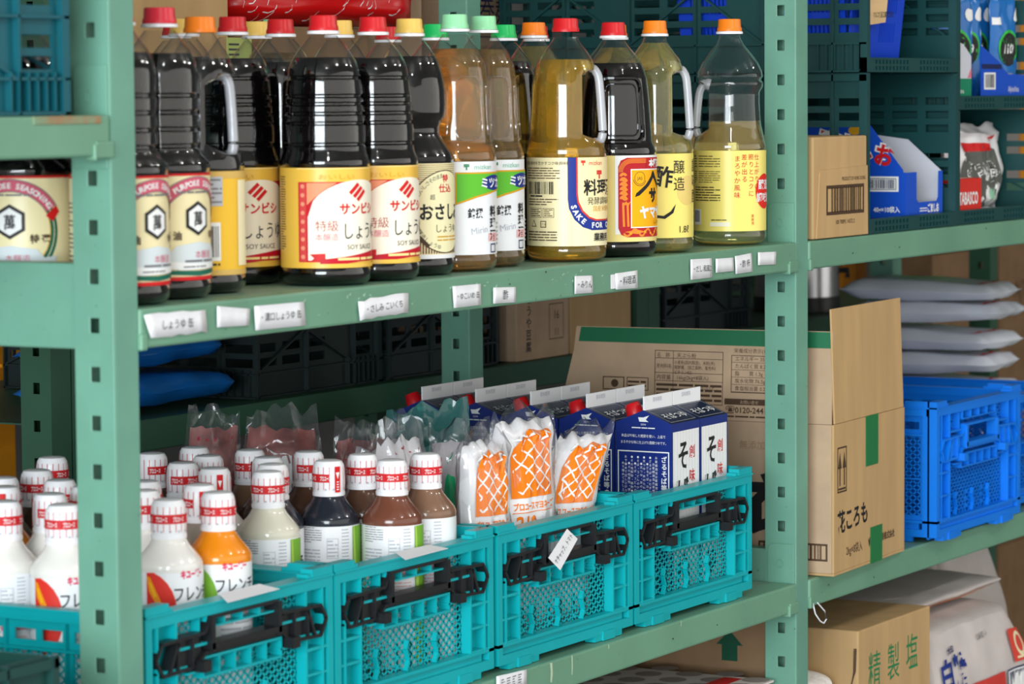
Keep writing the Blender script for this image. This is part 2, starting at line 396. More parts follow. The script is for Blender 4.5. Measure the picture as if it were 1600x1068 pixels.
# nicks and drips of pale paint on the lower beam
pr = Print(planemap((0, -.003, 0), (1, 0, 0), (0, 0, 1)), h0=.0004)
DRIP = ink('paint_drip', (188, 206, 176)); CHIP = ink('paint_chip', (50, 66, 58)); SCRAPE = ink('scrape', (160, 196, 176))
for x, z, w, l in ((.905, .786, 9, 26), (.96, .787, 5, 26), (1.06, .786, 4, 6), (1.27, .787, 3, 8)):
    pr.poly([(x*1000-w*.3, z*1000), (x*1000+w*.4, z*1000-1), (x*1000+w*.5, z*1000-l*.6), (x*1000+w*.2, z*1000-l), (x*1000-w*.2, z*1000-l*.95), (x*1000-w*.1, z*1000-l*.4)], DRIP)
rg = random.Random(3)
for i in range(26):
    x = rg.uniform(60, 3200); z = rg.choice((ZU, ZL))*1000-rg.uniform(4, 38); pr.disc(x, z, rg.uniform(.5, 1.6), CHIP, 0, 6, 1.5)
for i in range(46):
    x = rg.choice((.66, .75, .97, 1.07, 1.15, 1.29, .46, .57, .35, .93))*1000+rg.uniform(-28, 28); z = ZU*1000-rg.uniform(9, 30)
    pr.poly([(x, z), (x+rg.uniform(3, 9), z+rg.uniform(-3, 3)), (x+rg.uniform(2, 6), z+rg.uniform(-3, 0))], SCRAPE)
pr.build('paint_mark', rack)['kind'] = 'stuff'

# wire hook hanging below the right-hand lower beam
b = MB(); b.tube([(1.70, -.004, .752), (1.705, -.006, .735), (1.722, -.006, .722), (1.735, -.006, .717), (1.745, -.006, .722), (1.738, -.006, .735), (1.715, -.005, .75)], .0011, PAPER, 6)
tag(b.build('wire_hook', None, 40), 'thin white bent wire hook hanging from the lower beam right of the post', 'hook')

# paper tags stuck along the beams
TAGS = [
 ([(0.0437,1.2790),(0.1556,1.2775),(0.1574,1.2543),(0.0542,1.2539)], 'しょうゆ 缶', 11, 'long torn white paper tag, peeling at the left end of the shelf beam', .5),
 ([(0.1757,1.2804),(0.2370,1.2740),(0.2366,1.2560),(0.1764,1.2578)], '', 0, 'blank tilted white tag below the yellow barcode label', 0),
 ([(0.2456,1.2762),(0.3437,1.2754),(0.3470,1.2489),(0.2475,1.2498)], '・濃口しょうゆ 缶', 10, 'wide handwritten tag below the leftmost red-logo soy sauce', 0),
 ([(0.4546,1.2696),(0.5645,1.2730),(0.5641,1.2499),(0.4582,1.2476)], '・さしみ こいくち', 10, 'crumpled handwritten tag below the second and third red-logo soy sauce', .3),
 ([(0.6667,1.2749),(0.7318,1.2745),(0.7329,1.2489),(0.6692,1.2488)], '・ゆこいめ 缶', 9, 'handwritten tag below the round-label sashimi soy sauce', 0),
 ([(0.7626,1.2682),(0.8193,1.2659),(0.8190,1.2469),(0.7623,1.2487)], '酢', 13, 'small tag with a single handwritten character below the amber bottles', 0),
 ([(0.9692,1.2716),(1.0172,1.2699),(1.0204,1.2476),(0.9689,1.2488)], '・みりん', 11, 'small handwritten tag below the cooking sake bottle', 0),
 ([(1.0804,1.2692),(1.1416,1.2703),(1.1432,1.2466),(1.0819,1.2483)], '・料理酒', 12, 'double handwritten tag left below the red and yellow soy sauce', 0),
 ([(1.2976,1.2773),(1.3643,1.2759),(1.3662,1.2494),(1.2994,1.2494)], '・だし 和風2', 10, 'square handwritten tag below the pale bottle with the right-hand handle', 0),
 ([(1.3763,1.2745),(1.4328,1.2736),(1.4348,1.2548),(1.3762,1.2551)], '', 0, 'blank grey-white tag between two handwritten tags at the far beam end', 0),
 ([(1.4369,1.2752),(1.4906,1.2773),(1.4947,1.2509),(1.4388,1.2502)], '・酢 枡', 11, 'tilted handwritten tag below the clear bottle with orange cap', 0),
 ([(1.5115,1.2772),(1.5710,1.2755),(1.5688,1.2573),(1.5115,1.2591)], '', 0, 'blank white tag at the far end of the beam beside the post', 0),
 ([(0.7631,0.7908),(0.8382,0.7878),(0.8396,0.7659),(0.7628,0.7679)], 'ABCD', 0, 'white printed label on the lower beam under the teal crates', 0)]
for i, (q, tx, size, lab, curl) in enumerate(TAGS):
    b = MB(); n = 8; vs = []; rg = random.Random(i)
    for j in range(n+1):
        t = j/n
        for k in (0, 1):
            a, c = (q[0], q[1]) if k else (q[3], q[2]); x = a[0]+(c[0]-a[0])*t; z = a[1]+(c[1]-a[1])*t
            if curl: z += rg.uniform(-.0015, .0015)
            y = -.0046-rg.uniform(0, .0012)-(curl*.02*max(0, .25-t)**1.5 if curl else 0); vs.append((x, y, z))
    b.add(vs, [(2*j, 2*j+2, 2*j+3, 2*j+1) for j in range(n)], PAPER)
    o = tag(b.build('paper_tag', None, 60), lab, 'tag', 'paper tags on the shelf beams')
    so = o.modifiers.new('thick', 'SOLIDIFY'); so.thickness = .0003; so.offset = 1
    cx = sum(p[0] for p in q)/4; cz = sum(p[1] for p in q)/4; ang = math.degrees(math.atan2(q[1][1]-q[0][1], q[1][0]-q[0][0]))
    w = (q[1][0]-q[0][0])*1000
    if tx and size:
        p = Print(planemap((cx, -.0068, cz), (1, 0, 0), (0, 0, 1)), h0=0); g = glyphs(tx)[2]*size
        p.text(tx, 0, -size*.35, size, BLACK, 0, 'c', 0, ang, min(1, w*.86/g)); p.build('writing', o)
    elif tx:
        p = Print(planemap((cx, -.0068, cz), (1, 0, 0), (0, 0, 1)), h0=0)
        for k in range(4): p.lines(-28+k*14, -8, -19+k*14, 8, 5, GREYP, 0, .4, k)
        p.build('writing', o)
# second slip of paper under the doubled tag
b = MB(); b.box((1.070, -.0042, 1.2495), (1.09, -.0038, 1.268), PAPER); tag(b.build('paper_slip'), 'plain slip peeking out left behind the handwritten sake tag', 'tag')

# ------------------------------------------------------------------ the rack standing behind, back to back
rr = thing('rear_rack', 'green steel rack, shade put into its dark paint, standing back to back behind the front one', 'rack', (0, 0, 0))
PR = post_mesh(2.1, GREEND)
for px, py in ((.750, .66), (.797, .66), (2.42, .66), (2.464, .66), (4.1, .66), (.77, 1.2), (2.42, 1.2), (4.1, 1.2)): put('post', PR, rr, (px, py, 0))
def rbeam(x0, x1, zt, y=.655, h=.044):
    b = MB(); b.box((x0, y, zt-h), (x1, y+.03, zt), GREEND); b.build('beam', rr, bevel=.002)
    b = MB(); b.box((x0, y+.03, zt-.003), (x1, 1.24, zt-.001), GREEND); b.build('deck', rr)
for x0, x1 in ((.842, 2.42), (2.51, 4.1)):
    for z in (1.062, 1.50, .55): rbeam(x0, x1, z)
# ------------------------------------------------------------------ big seasoning bottles (mm in the profiles)
SOY = mat('soy_sauce', (10, 7, 8), .05, spec=.42)
def liquid(name, rgb, deep, tr):
    m = mat(name, rgb, .0, trans=tr, ior=1.31, spec=.5)
    nt = m.node_tree; va = nt.nodes.new('ShaderNodeVolumeAbsorption'); va.inputs['Color'].default_value = lin(rgb); va.inputs['Density'].default_value = deep
    p = nt.nodes['Principled BSDF']; p.inputs['Base Color'].default_value = lin(rgb)
    nt.links.new(va.outputs[0], nt.nodes['Material Output'].inputs['Volume']); return m
AMBER = liquid('amber_seasoning', (255, 216, 140), 3, .91)
GOLDL = liquid('golden_sake', (255, 216, 84), 3, .88)
PALE = liquid('pale_vinegar', (255, 246, 170), 1.6, .91)
CLEARL = liquid('clear_vinegar', (255, 248, 190), 1.4, .93)
def cap_m(n, rgb): return mat('cap_'+n, rgb, .33, spec=.5)
CAPR, CAPK, CAPO, CAPY, CAPG, CAPB = cap_m('red', (206, 24, 32)), cap_m('coral', (222, 44, 62)), cap_m('orange', (246, 128, 20)), cap_m('yellow', (240, 196, 96)), cap_m('mint', (150, 222, 168)), cap_m('green', (20, 190, 96))
BASE = [(0, 4), (26, 4), (42, .5), (47, 1.5), (51, 6), (52.4, 12), (52.4, 17), (51.4, 19), (51.4, 135), (52.4, 138)]
def dense(p, dz=5.0):
    out = [p[0]]
    for a, b in zip(p, p[1:]):
        k = max(1, int(abs(b[1]-a[1])/dz)) if b[1] > 137 else 1
        out += [(a[0]+(b[0]-a[0])*i/k, a[1]+(b[1]-a[1])*i/k) for i in range(1, k+1)]
    return out
def groove(p, zs, d=2.3, w=2.6):
    p = dense(p); out = []
    def rad(z):
        for a, b in zip(p, p[1:]):
            if a[1] <= z <= b[1] and b[1] > a[1] and z > 137: return a[0]+(b[0]-a[0])*(z-a[1])/(b[1]-a[1])
    extra = []
    for z in zs: extra += [(rad(z-w), z-w), (rad(z-w*.35)-d, z-w*.35), (rad(z+w*.35)-d, z+w*.35), (rad(z+w), z+w)]
    keep = [q for q in p if not any(abs(q[1]-z) < w+1 and q[1] > 137 for z in zs)]
    low = [q for q in keep if q[1] <= 138]; hi = sorted([q for q in keep if q[1] > 138]+extra, key=lambda q: q[1])
    return low+hi
def squeeze(hd, z0, z1, dm):
    """flatten the side in direction hd (angle from -Y) between z0 and z1 to leave room for the grip"""
    h = (sin(radians(hd)), -cos(radians(hd)))
    def f(p):
        x, y, z = p; zz = z*1000; d = (x*h[0]+y*h[1])*1000
        if z0 < zz < z1:
            t = min((zz-z0)/14, (z1-zz)/14, 1); t = t*t*(3-2*t); lim = 60+(dm-60)*t
            if d > lim: k = (d-lim)*.001; x -= h[0]*k; y -= h[1]*k
        return (x, y, z)
    return f
def make_bottle(prof, fill, liq, cap, ring=True, capr=16.3, top=307, handle=None, ridges=(), label=None, lab_mat=None, lz=(20, 134), capsh=0, seg=48):
    P = Proto(); S = .001; fn = squeeze(*handle[:4]) if handle else None
    neck = top-22
    pf = dense(prof)+[(15.5, neck-2), (15, neck)] if prof[-1][1] < neck-2 else dense(prof)
    b = MB(); b.lathe([(r*S, z*S) for r, z in pf], seg, PET, fn)
    for path, rad in ridges: b.tube([tuple(c*S for c in p) for p in path], rad*S, liq if liq is SOY else PET, 6, True)
    P.part('body', b, None, 35)
    ins = [(max(0, r-1.1), z+(1 if z < 5 else 0)) for r, z in pf if z <= fill]
    if ins[-1][1] < fill-.5:
        nx = [q for q in pf if q[1] > fill][0]; la = [q for q in pf if q[1] <= fill][-1]; t = (fill-la[1])/(nx[1]-la[1]); ins.append((la[0]+(nx[0]-la[0])*t-1.1, fill))
    ins.append((0, fill)); b = MB(); b.lathe([(r*S, z*S) for r, z in ins], seg, liq, fn); P.part('liquid', b, None, 40)
    b = MB(); zc = top-17
    pr = [(capr*1.06, zc), (capr*1.05, zc+4), (capr*.98, zc+6), (capr*.95, top-1.5), (capr*.9, top), (0, top)]
    b.lathe([(r*S, z*S) for r, z in pr], 28, cap); c = P.part('cap', b, None, 35)
    if ring:
        b = MB(); b.lathe([(capr*.9*S, (zc-4)*S), (capr*1.14*S, (zc-4)*S), (capr*1.14*S, (zc-.8)*S), (capr*1.0*S, zc*S)], 28, GLOSSW); P.part('cap_ring', b, c, 35)
    if handle:
        h = (sin(radians(handle[0])), -cos(radians(handle[0]))); z0, z1, dm = handle[1:4]; o = handle[4]
        ctl = [(dm-2, z1-7), (dm+8, z1-4), (o*.8, z1-6), (o*.93, z1-16), (o*.98, (z0+z1)/2+8), (o*1.02, z0+30), (o*1.04, z0+14), (o*.98, z0+5), (o*.85, z0-1)]
        pts = []
        for i in range(len(ctl)-1):
            for k in range(4): t = k/4; pts.append((ctl[i][0]+(ctl[i+1][0]-ctl[i][0])*t, ctl[i][1]+(ctl[i+1][1]-ctl[i][1])*t))
        pts.append(ctl[-1]); sm = [pts[0]]+[tuple(sum(q[c_] for q in pts[i-1:i+2])/3 for c_ in (0, 1)) for i in range(1, len(pts)-1)]+[pts[-1]]
        b = MB(); b.tube([(h[0]*d*S, h[1]*d*S, z*S) for d, z in sm], [(5.6+(2.5 if i < 3 or i > len(sm)-5 else 0))*S for i in range(len(sm))], PETF, 8, False, 1.0); P.part('handle', b, None, 50)
    if label:
        R = max(q[0] for q in prof)-.5; b = MB(); b.lathe([(R*S, lz[0]*S), (R*S, lz[1]*S)], seg, lab_mat); l = P.part('label', b, None, 40)
        p = Print(cylmap(R), 5); label(p); P.part('label_print', p, l)
    return P
def rrect(R, u0, u1, v0, v1, r=8, off=.3, fr=None):
    """rounded rectangle path on the bottle wall"""
    pts = []
    for cu, cv, a0 in ((u1-r, v1-r, 0), (u0+r, v1-r, 90), (u0+r, v0+r, 180), (u1-r, v0+r, 270)):
        for k in range(5): a = radians(a0+22.5*k); pts.append((cu+r*cos(a), cv+r*sin(a)))
    out = []
    for i, p in enumerate(pts):
        q = pts[(i+1) % len(pts)]; n = max(1, int(max(abs(q[0]-p[0]), abs(q[1]-p[1]))/6))
        for k in range(n):
            u, v = p[0]+(q[0]-p[0])*k/n, p[1]+(q[1]-p[1])*k/n; rr = fr(v) if fr else R; a = u/R; out.append(((rr+off)*sin(a), -(rr+off)*cos(a), v))
    return out

# ---- labels
LAB_S = mat('label_yellow', (238, 190, 74), .35, spec=.5); LAB_C = mat('label_cream', (240, 226, 178), .35, spec=.5); LAB_W = mat('label_white', (236, 237, 240), .35, spec=.5)
LAB_Y = mat('label_gold_yellow', (240, 188, 40), .35, spec=.5); LAB_L = mat('label_lemon', (246, 228, 120), .35, spec=.5)
def lab_sanbishi(p):
    R_ = ink('label_red', (196, 20, 40)); IV = ink('ivory', (248, 240, 220)); DR = ink('dark_red', (150, 18, 40))
    p.lines(-112, 40, -98, 125, 30, BROWNP, 0, .4, 4)
    p.rect(-76, 27, 76, 118, R_, 0); p.rect(-74.5, 28, -66, 117, ink('red_border', (214, 70, 70)), 1)
    for k in range(9): p.disc(-70.2, 33+k*10, 2.6, ink('pale_red', (232, 150, 120)), 2, 8)
    top = [(-64+128*i/20, 78+42*math.sqrt(max(0, 1-((i-10)/10.0)**2))**1.0) for i in range(21)]
    p.poly([(-64, 29)]+[(64, 29)]+top[::-1], IV, 1); p.poly([(-65, 92), (-65, 117), (-30, 117), (-46, 108), (-58, 98)], ink('peach', (236, 150, 110)), 1)
    p.rect(-78, 132.5, 78, 133.5, ink('pale_gold', (252, 224, 150)), 0); p.text('おいしい', -30, 121, 7, GOLD, 2, sx=1.6)
    for k in range(3): d = k*5.2; p.poly([(-16+d, 104-d*.75+2), (-4+d, 115-d*.75+2), (-.6+d, 112-d*.75+2), (-12.6+d, 101-d*.75+2)], RED, 3)
    p.text('サンビシ', 0, 82, 14, RED, 3, bold=.03); p.text('特級', -42, 63, 13.5, CRIM, 3, bold=-.005); p.text('本醸造', -42, 52, 9, PINK, 3)
    p.text('しょうゆ', 6, 54, 21, BLACK, 3, bold=.0, sx=.75); p.text('SOY SAUCE', 2, 41, 8, BROWNP, 3)
    p.poly([(-62, 27), (-44, 27), (-44, 37), (-62, 36), (-57, 31.5)], RED, 2); p.poly([(-50, 30), (-20, 33), (20, 38), (70, 40), (70, 30), (20, 29), (-20, 25), (-50, 22)], R_, 3)
    p.lines(-30, 27.5, 60, 33, 1, ink('pale_gold', (252, 224, 150)), 4, .5)
    p.rect(-80, 20.5, 80, 25, LAB_S, 4)
def lab_kikko(p):
    G = ink('dark_teal', (22, 104, 84)); LT = ink('mist', (214, 222, 226)); RB = ink('rose', (206, 90, 112))
    p.rect(-163, 131.5, 163, 134, RED, 0); p.rect(-163, 20, 163, 24, RED, 0)
    p.arc(0, 76, 44, 52, -60, 60, G, 0); p.arc(0, 76, 44, 52, 120, 240, G, 0); p.arc(0, 76, 47.5, 48.3, -58, 58, CREAM, 1); p.arc(0, 76, 43, 44, 0, 360, GOLD, 1)
    p.arc(0, 72, 46, 58, 32, 148, RB, 2); p.arc(0, 72, 45, 46, 30, 150, GREYP, 3); p.arc(0, 72, 58, 59, 30, 150, GREYP, 3)
    for sg in (1, -1): p.poly([(sg*38, 92), (sg*50, 103), (sg*54, 96), (sg*46, 86)], RED, 2)
    p.arctext('ALL PURPOSE SEASONING', 0, 72, 49, 144, 36, 8.2, WHITE, 4, .03); p.lines(-26, 112, 26, 116, 1, GREYP, 3, .5)
    hexa = lambda r: [(r*cos(radians(90+60*k)), 86+r*sin(radians(90+60*k))) for k in range(6)]
    p.poly(hexa(18.5), BLACK, 2); p.poly(hexa(14.5), WHITE, 3); p.text('萬', 0, 79, 17, BLACK, 4, bold=.02, sx=.8)
    for u, t in ((-38, '醤'), (-26, '油'), (26, '特'), (38, '選')): p.text(t, u, 64, 10, BROWNP, 3, bold=.03)
    p.poly([(-46, 34), (-50, 50), (-36, 48), (-28, 57), (0, 61), (28, 57), (36, 48), (50, 50), (46, 34)], LT, 3); p.text('本醸造', 8, 44, 9, RB, 4); p.lines(-18, 38, 30, 43, 1, GREYP, 4, .5)
    p.poly([(-60, 36), (-20, 31), (60, 33), (64, 38), (0, 38), (-58, 42)], WHITE, 4); p.poly([(-40, 27), (0, 24.5), (44, 28), (44, 32), (0, 30), (-36, 31)], G, 3)
    p.lines(-20, 33, 40, 36, 1, GREYP, 5, .5)
    p.rect(-150, 40, -80, 110, ink('cream_lo', (236, 222, 176)), 0); p.lines(-148, 44, -84, 108, 14, BROWNP, 1, .35, 8)
def lab_orange(p):
    p.rect(-163, 126, 163, 134, ink('dark_gold', (214, 176, 96)), 0); p.rect(-163, 20, 163, 26, ink('dark_gold', (214, 176, 96)), 0)
    p.rect(-46, 96, -22, 128, LGREY, 1); p.lines(-45, 98, -23, 127, 6, GREYP, 2, .4); p.rect(-47, 36, -25, 78, WHITE, 1); p.barcode(-45, 40, -27, 74, BLACK, 2, 5, 14)
    p.lines(-47, 30, -26, 34, 1, BLACK, 1, .6); p.lines(-140, 40, -90, 120, 16, BROWNP, 1, .35, 3); p.rect(0, 30, 60, 124, CREAM, 1)
def lab_sashimi(p):
    GY = ink('stripe_olive', (168, 158, 110)); BR = ink('stripe_brown', (120, 88, 66))
    for k in range(15): p.rect(-163, 98+k*2.4, 163, 98.8+k*2.4, GY, 0)
    for k in range(90): u = -163+k*3.6; p.rect(u, 26, u+1.9, 92-abs((k % 7)-3)*1.5, BR, 0)
    p.rect(-163, 20, 163, 25, WHITE, 1); p.disc(0, 76, 50, BROWNP, 1, 40); p.disc(0, 76, 48.8, ink('disc_cream', (244, 236, 190)), 2, 40)
    p.arctext('おいしさそのまま', 0, 76, 41, 150, 100, 6.5, DGREY, 3); p.arctext('本醸造しょうゆ', 0, 76, 46, 205, 255, 6.5, DGREY, 3, 0, True)
    p.text('特', 0, 112, 10, RED, 3, bold=.03); p.text('仕込', 0, 100, 11, RED, 3, bold=.02); p.text('超', -20, 91, 7, BLACK, 3); p.text('おさしみ', 0, 68, 21, BLACK, 3, bold=.03, sx=.9)
    p.text('しょうゆ', 4, 52, 11, BROWNP, 3); p.poly([(-44, 62), (-38, 50), (-24, 36), (-27, 33), (-42, 46), (-48, 58)], BROWNP, 3); p.lines(-14, 40, 30, 48, 2, GOLD, 3, .4)
def lab_mirin(p):
    p.lines(-108, 34, -97, 126, 26, LGREY, 0, .4, 6); p.text('〒', -34, 124, 9, GREEN, 1, bold=.05); p.text('mizkan', -10, 124.5, 8.5, ink('pale_teal', (130, 190, 160)), 1, sx=1.2)
    p.poly([(-48, 81), (-48, 121), (48, 121), (48, 100), (10, 96), (-20, 90)], GOLD, 1); p.poly([(-46, 84), (-46, 119), (46, 119), (46, 102), (8, 98), (-22, 92)], ink('label_green', (96, 186, 50)), 2)
    p.disc(10, 108, 9.4, BLUE, 3, 24, 2.4); p.text('ミツカン', 12, 102.5, 14, WHITE, 4, bold=.03); p.text('銘撰', -22, 66, 13, BLACK, 2, bold=.02, sx=.8); p.vtext('料理酒', 8, 80, 14, BLACK, 2, .03)
    p.text('Mirin', -16, 46, 12, LGREY, 2, rot=8); p.rect(-2, 36, 20, 46, ink('pale_rose', (236, 180, 180)), 1); p.frame(2, 22, 14, 33, 1.4, NAVYP, 2); p.lines(20, 30, 50, 60, 6, LGREY, 2, .4)
def lab_sake(p):
    BL = ink('deep_blue', (30, 52, 140)); RM = ink('mild_red', (216, 60, 50))
    p.rect(-48, 20, 48, 134, CREAM, 0)
    def ush(w, bot, r): return [(-w, 134), (w, 134), (w, bot+r)]+[(w-r*.9+r*.9*cos(a), bot+r-r*sin(a)) for a in (.3, .7, 1.1, 1.5)]+[(-w+r*.9-r*.9*cos(a), bot+r-r*sin(a)) for a in (1.5, 1.1, .7, .3)]+[(-w, bot+r)]
    p.poly(ush(54, 40, 40), BL, 1); p.poly(ush(43, 52, 34), RM, 2); p.poly(ush(41, 54, 33), ink('sake_cream', (250, 232, 178)), 3)
    p.text('〒', -34, 124, 8, RM, 4, bold=.06); p.text('mizkan', -14, 124, 8.5, RM, 4); p.text('〒', -8, 107, 13, RM, 4, bold=.06)
    p.text('料理酒', -2, 87, 22, BLACK, 5, bold=.022, sx=.95); p.text('発酵調味料', -2, 74, 10.5, BLACK, 4); p.text('国産米使用', 0, 65, 8, GOLD, 4)
    mid = [(-48.5, 100), (-48.5, 84)]+[(-48.5+37*.9-37*.9*cos(a), 46+37-37*sin(a)) for a in (.2, .4, .6, .8, 1.0, 1.2, 1.4)]+[(48.5-37*.9+37*.9*cos(a), 46+37-37*sin(a)) for a in (1.4, 1.2, 1.0, .8, .6, .4, .2)]+[(48.5, 84), (48.5, 100)]
    seg = [(q, r, math.hypot(r[0]-q[0], r[1]-q[1])) for q, r in zip(mid, mid[1:])]; tot = sum(x[2] for x in seg); L0 = 30; dl = (tot-2*L0)/15
    for i, ch in enumerate('SAKE FOR COOKING'):
        if ch == ' ': continue
        l = L0+dl*i
        for q, r, n in seg:
            if l <= n: break
            l -= n
        t = l/n; an = math.atan2(r[1]-q[1], r[0]-q[0]); u, v = q[0]+(r[0]-q[0])*t, q[1]+(r[1]-q[1])*t
        p.text(ch, u+3.2*sin(an), v-3.2*cos(an), 9.6, WHITE, 4, 'c', .04, math.degrees(an))
    p.text('業務用', -2, 27, 11, BLACK, 4, bold=.02)
    p.text('料理の素材を生かすコク味調味料', -88, 125, 5, BROWNP, 1); p.lines(-120, 106, -64, 122, 5, BROWNP, 1, .35, 2); p.barcode(-116, 87, -72, 103, BLACK, 1, 9, 24); p.lines(-112, 83, -74, 86, 1, BLACK, 1, .6)
    p.lines(-116, 72, -66, 82, 3, BROWNP, 1, .35, 5); p.frame(-112, 57, -90, 69, .5, BROWNP, 1); p.lines(-110, 58, -92, 68, 4, BROWNP, 1, .4); p.frame(-88, 57, -72, 69, .5, BROWNP, 1); p.lines(-86, 58, -74, 68, 4, BROWNP, 1, .4)
    tri = lambda r: [(-104+r*cos(radians(90+120*k)), 48+r*sin(radians(90+120*k))) for k in range(3)]
    p.poly(tri(6), BROWNP, 1); p.poly(tri(4.2), LAB_C, 2); p.frame(-92, 44, -83, 52.5, 1, BROWNP, 1); p.text('プラ', -87.5, 46.4, 4, BROWNP, 2); p.lines(-118, 26, -68, 40, 4, BROWNP, 1, .4, 7)
def lab_yamasa(p):
    RR = ink('brick_red', (186, 30, 40)); YO = ink('orange_yellow', (250, 176, 10)); OG = ink('pattern_orange', (240, 140, 50))
    p.rect(-60, 30, 60, 134, WHITE, 0)
    def rr(w, v0, v1, r): return [(w, v0+r), (w, v1-r), (w-r*.3, v1-r*.3), (w-r, v1), (-w+r, v1), (-w+r*.3, v1-r*.3), (-w, v1-r), (-w, v0+r), (-w+r*.3, v0+r*.3), (-w+r, v0), (w-r, v0), (w-r*.3, v0+r*.3)]
    p.poly(rr(56, 26, 131, 12), RR, 1)
    for k in range(4): p.arc(-38, 112, 12+k*1.6, 12.8+k*1.6, 90, 180, OG, 2, 10); p.rect(-38, 124+k*1.6, -12, 124.8+k*1.6, OG, 2)
    for k in range(6): p.arc(-49, 106-k*6, 2, 5.5, 20, 170, OG, 2, 8); p.arc(-47, 103-k*6, 2, 4.5, 200, 340, OG, 2, 8)
    for u, r in ((-50, 0), (-44, 1)): p.poly([(u, 40), (u+3, 40), (u+2, 68), (u+6, 74), (u-1, 70)], OG, 2)
    for k in range(9): u = -44+k*11; p.arc(u, 32, 3, 5.6, 10 if k % 2 else 190, 200 if k % 2 else 380, OG, 2, 10); p.disc(u+5, 31+(k % 3), 1.8, YO, 3, 8)
    p.poly([(-48, 33), (-30, 30), (-16, 33), (-30, 36)], OG, 3)
    p.frame(-39, 38, 39, 116, 1.4, WHITE, 2); p.rect(-37.6, 39.4, 37.6, 114.6, YO, 2); p.rect(-14, 117, 44, 130, RR, 3); p.text('本醸造', 8, 119.5, 11, WHITE, 4, bold=.05)
    p.arc(-25, 104, 8, 8.6, 0, 360, BROWNP, 3, 20); p.text('JAS', -25, 101.5, 6, BROWNP, 3); p.arc(-25, 104, 10, 10.8, 190, 340, BROWNP, 3, 10); p.text('特級', -25, 113, 0.1, BROWNP, 3)
    p.poly([(0, 113), (3, 113), (10, 104), (30, 88), (34, 84), (30, 83), (12, 95), (2, 104), (-8, 94), (-26, 81), (-33, 79), (-31, 84), (-14, 96), (-4, 106)], BLACK, 3)
    p.text('サ', 2, 73, 21, BLACK, 3, bold=.05); p.text('ヤマサ', 0, 52, 17, WHITE, 4, bold=.06); p.text('しょうゆ', 14, 43, 6, BROWNP, 3)
def lab_jozo(p):
    BE = ink('beige_wash', (236, 206, 120)); p.disc(-8, 84, 20, BE, 0, 24)
    p.vtext('醸造', -24, 128, 20, BLACK, 2, 0, 1.15); p.text('酢', -50, 92, 30, BLACK, 2, bold=.02, rot=-8)
    p.poly([(-62, 52), (-48, 50), (-38, 56), (-30, 66), (-34, 54), (-46, 46), (-60, 48)], BLACK, 2); p.text('1.8ℓ', -16, 27, 13, BLACK, 2); p.vtext('調味酢', 14, 128, 20, BLACK, 2)
def lab_clear(p):
    R_ = ink('soft_red', (206, 44, 36))
    for i, t in enumerate(('まろやか風味', '差が出る', '照りとコクに', '仕上がりの')): p.vtext(t, -44+i*10.5, 130-(0 if i else 2), 9.2, R_, 2, .0, 1.12)
    p.disc(8, 76, 25, ink('seal_red', (222, 40, 30)), 1, 32, .9); p.text('醸造', 6, 80, 15, WHITE, 2, bold=.02); p.text('調味酢', 8, 62, 14, WHITE, 2, bold=.02)
    for v, n in ((110, 5), (88, 6)): p.lines(-106, v, -68, v+18, n, BROWNP, 1, .3, n); p.lines(-120, v, -110, v+18, n, BROWNP, 1, .3, n+1)
    p.lines(-116, 62, -68, 84, 6, BROWNP, 1, .4, 8); p.rect(-120, 29, -101, 51, WHITE, 1); p.barcode(-118, 33, -103, 49, BLACK, 2, 4, 12); p.rect(-84, 27, -54, 33, ink('pale_strip', (244, 240, 214)), 1); p.lines(-82, 35, -52, 37, 1, BLACK, 1, .6)
    p.vtext('業務用', -20, 44, 5, ink('soft_red', (206, 44, 36)), 1)
SH = lambda z0, r: [(r*.97, z0), (r*.88, z0+10), (r*.66, z0+23), (r*.45, z0+33), (15.8, z0+40)]
prS = BASE+[(51.5, 143), (48.5, 150), (47.5, 155), (47.3, 176), (44.5, 212), (42.5, 232), (40.8, 246)]+[(37, 256), (29, 268), (21, 278), (15.6, 284)]
prK = BASE+[(51, 146), (44, 154), (41.5, 158), (41.3, 240), (39, 252), (32, 266), (22, 279), (16, 287)]
prO = BASE+[(50, 146), (42, 158), (35.5, 168), (34.5, 176), (38, 184), (42.5, 190), (43.5, 200), (43, 222), (40, 240), (34, 258), (26, 271), (17, 282), (15.6, 284)]
prG = BASE+[(51, 146), (47, 156), (46, 166), (44.5, 200), (43, 232), (39, 254), (32, 268), (23, 280), (15.8, 290)]
prF = BASE+[(51, 146), (48, 158), (46, 190), (44, 228), (41, 246), (35, 260), (26, 273), (17, 285), (15.8, 289)]
prY = [(r*1.09 if 6 < r else r, z) for r, z in BASE]+[(55, 146), (52, 152), (51, 170), (48, 210), (45, 236), (40, 252), (31, 266), (21, 278), (15.6, 286)]
prI = BASE+[(50, 148), (45, 170), (43, 200), (43, 216), (47.5, 224), (47.5, 230), (44.6, 234), (47.4, 238), (46.6, 245), (41, 258), (31, 272), (21, 284), (15.8, 293)]
rY = lambda v: 52-(v-152)*.085 if v < 236 else 44
rG = lambda v: 46.2-(v-160)*.04
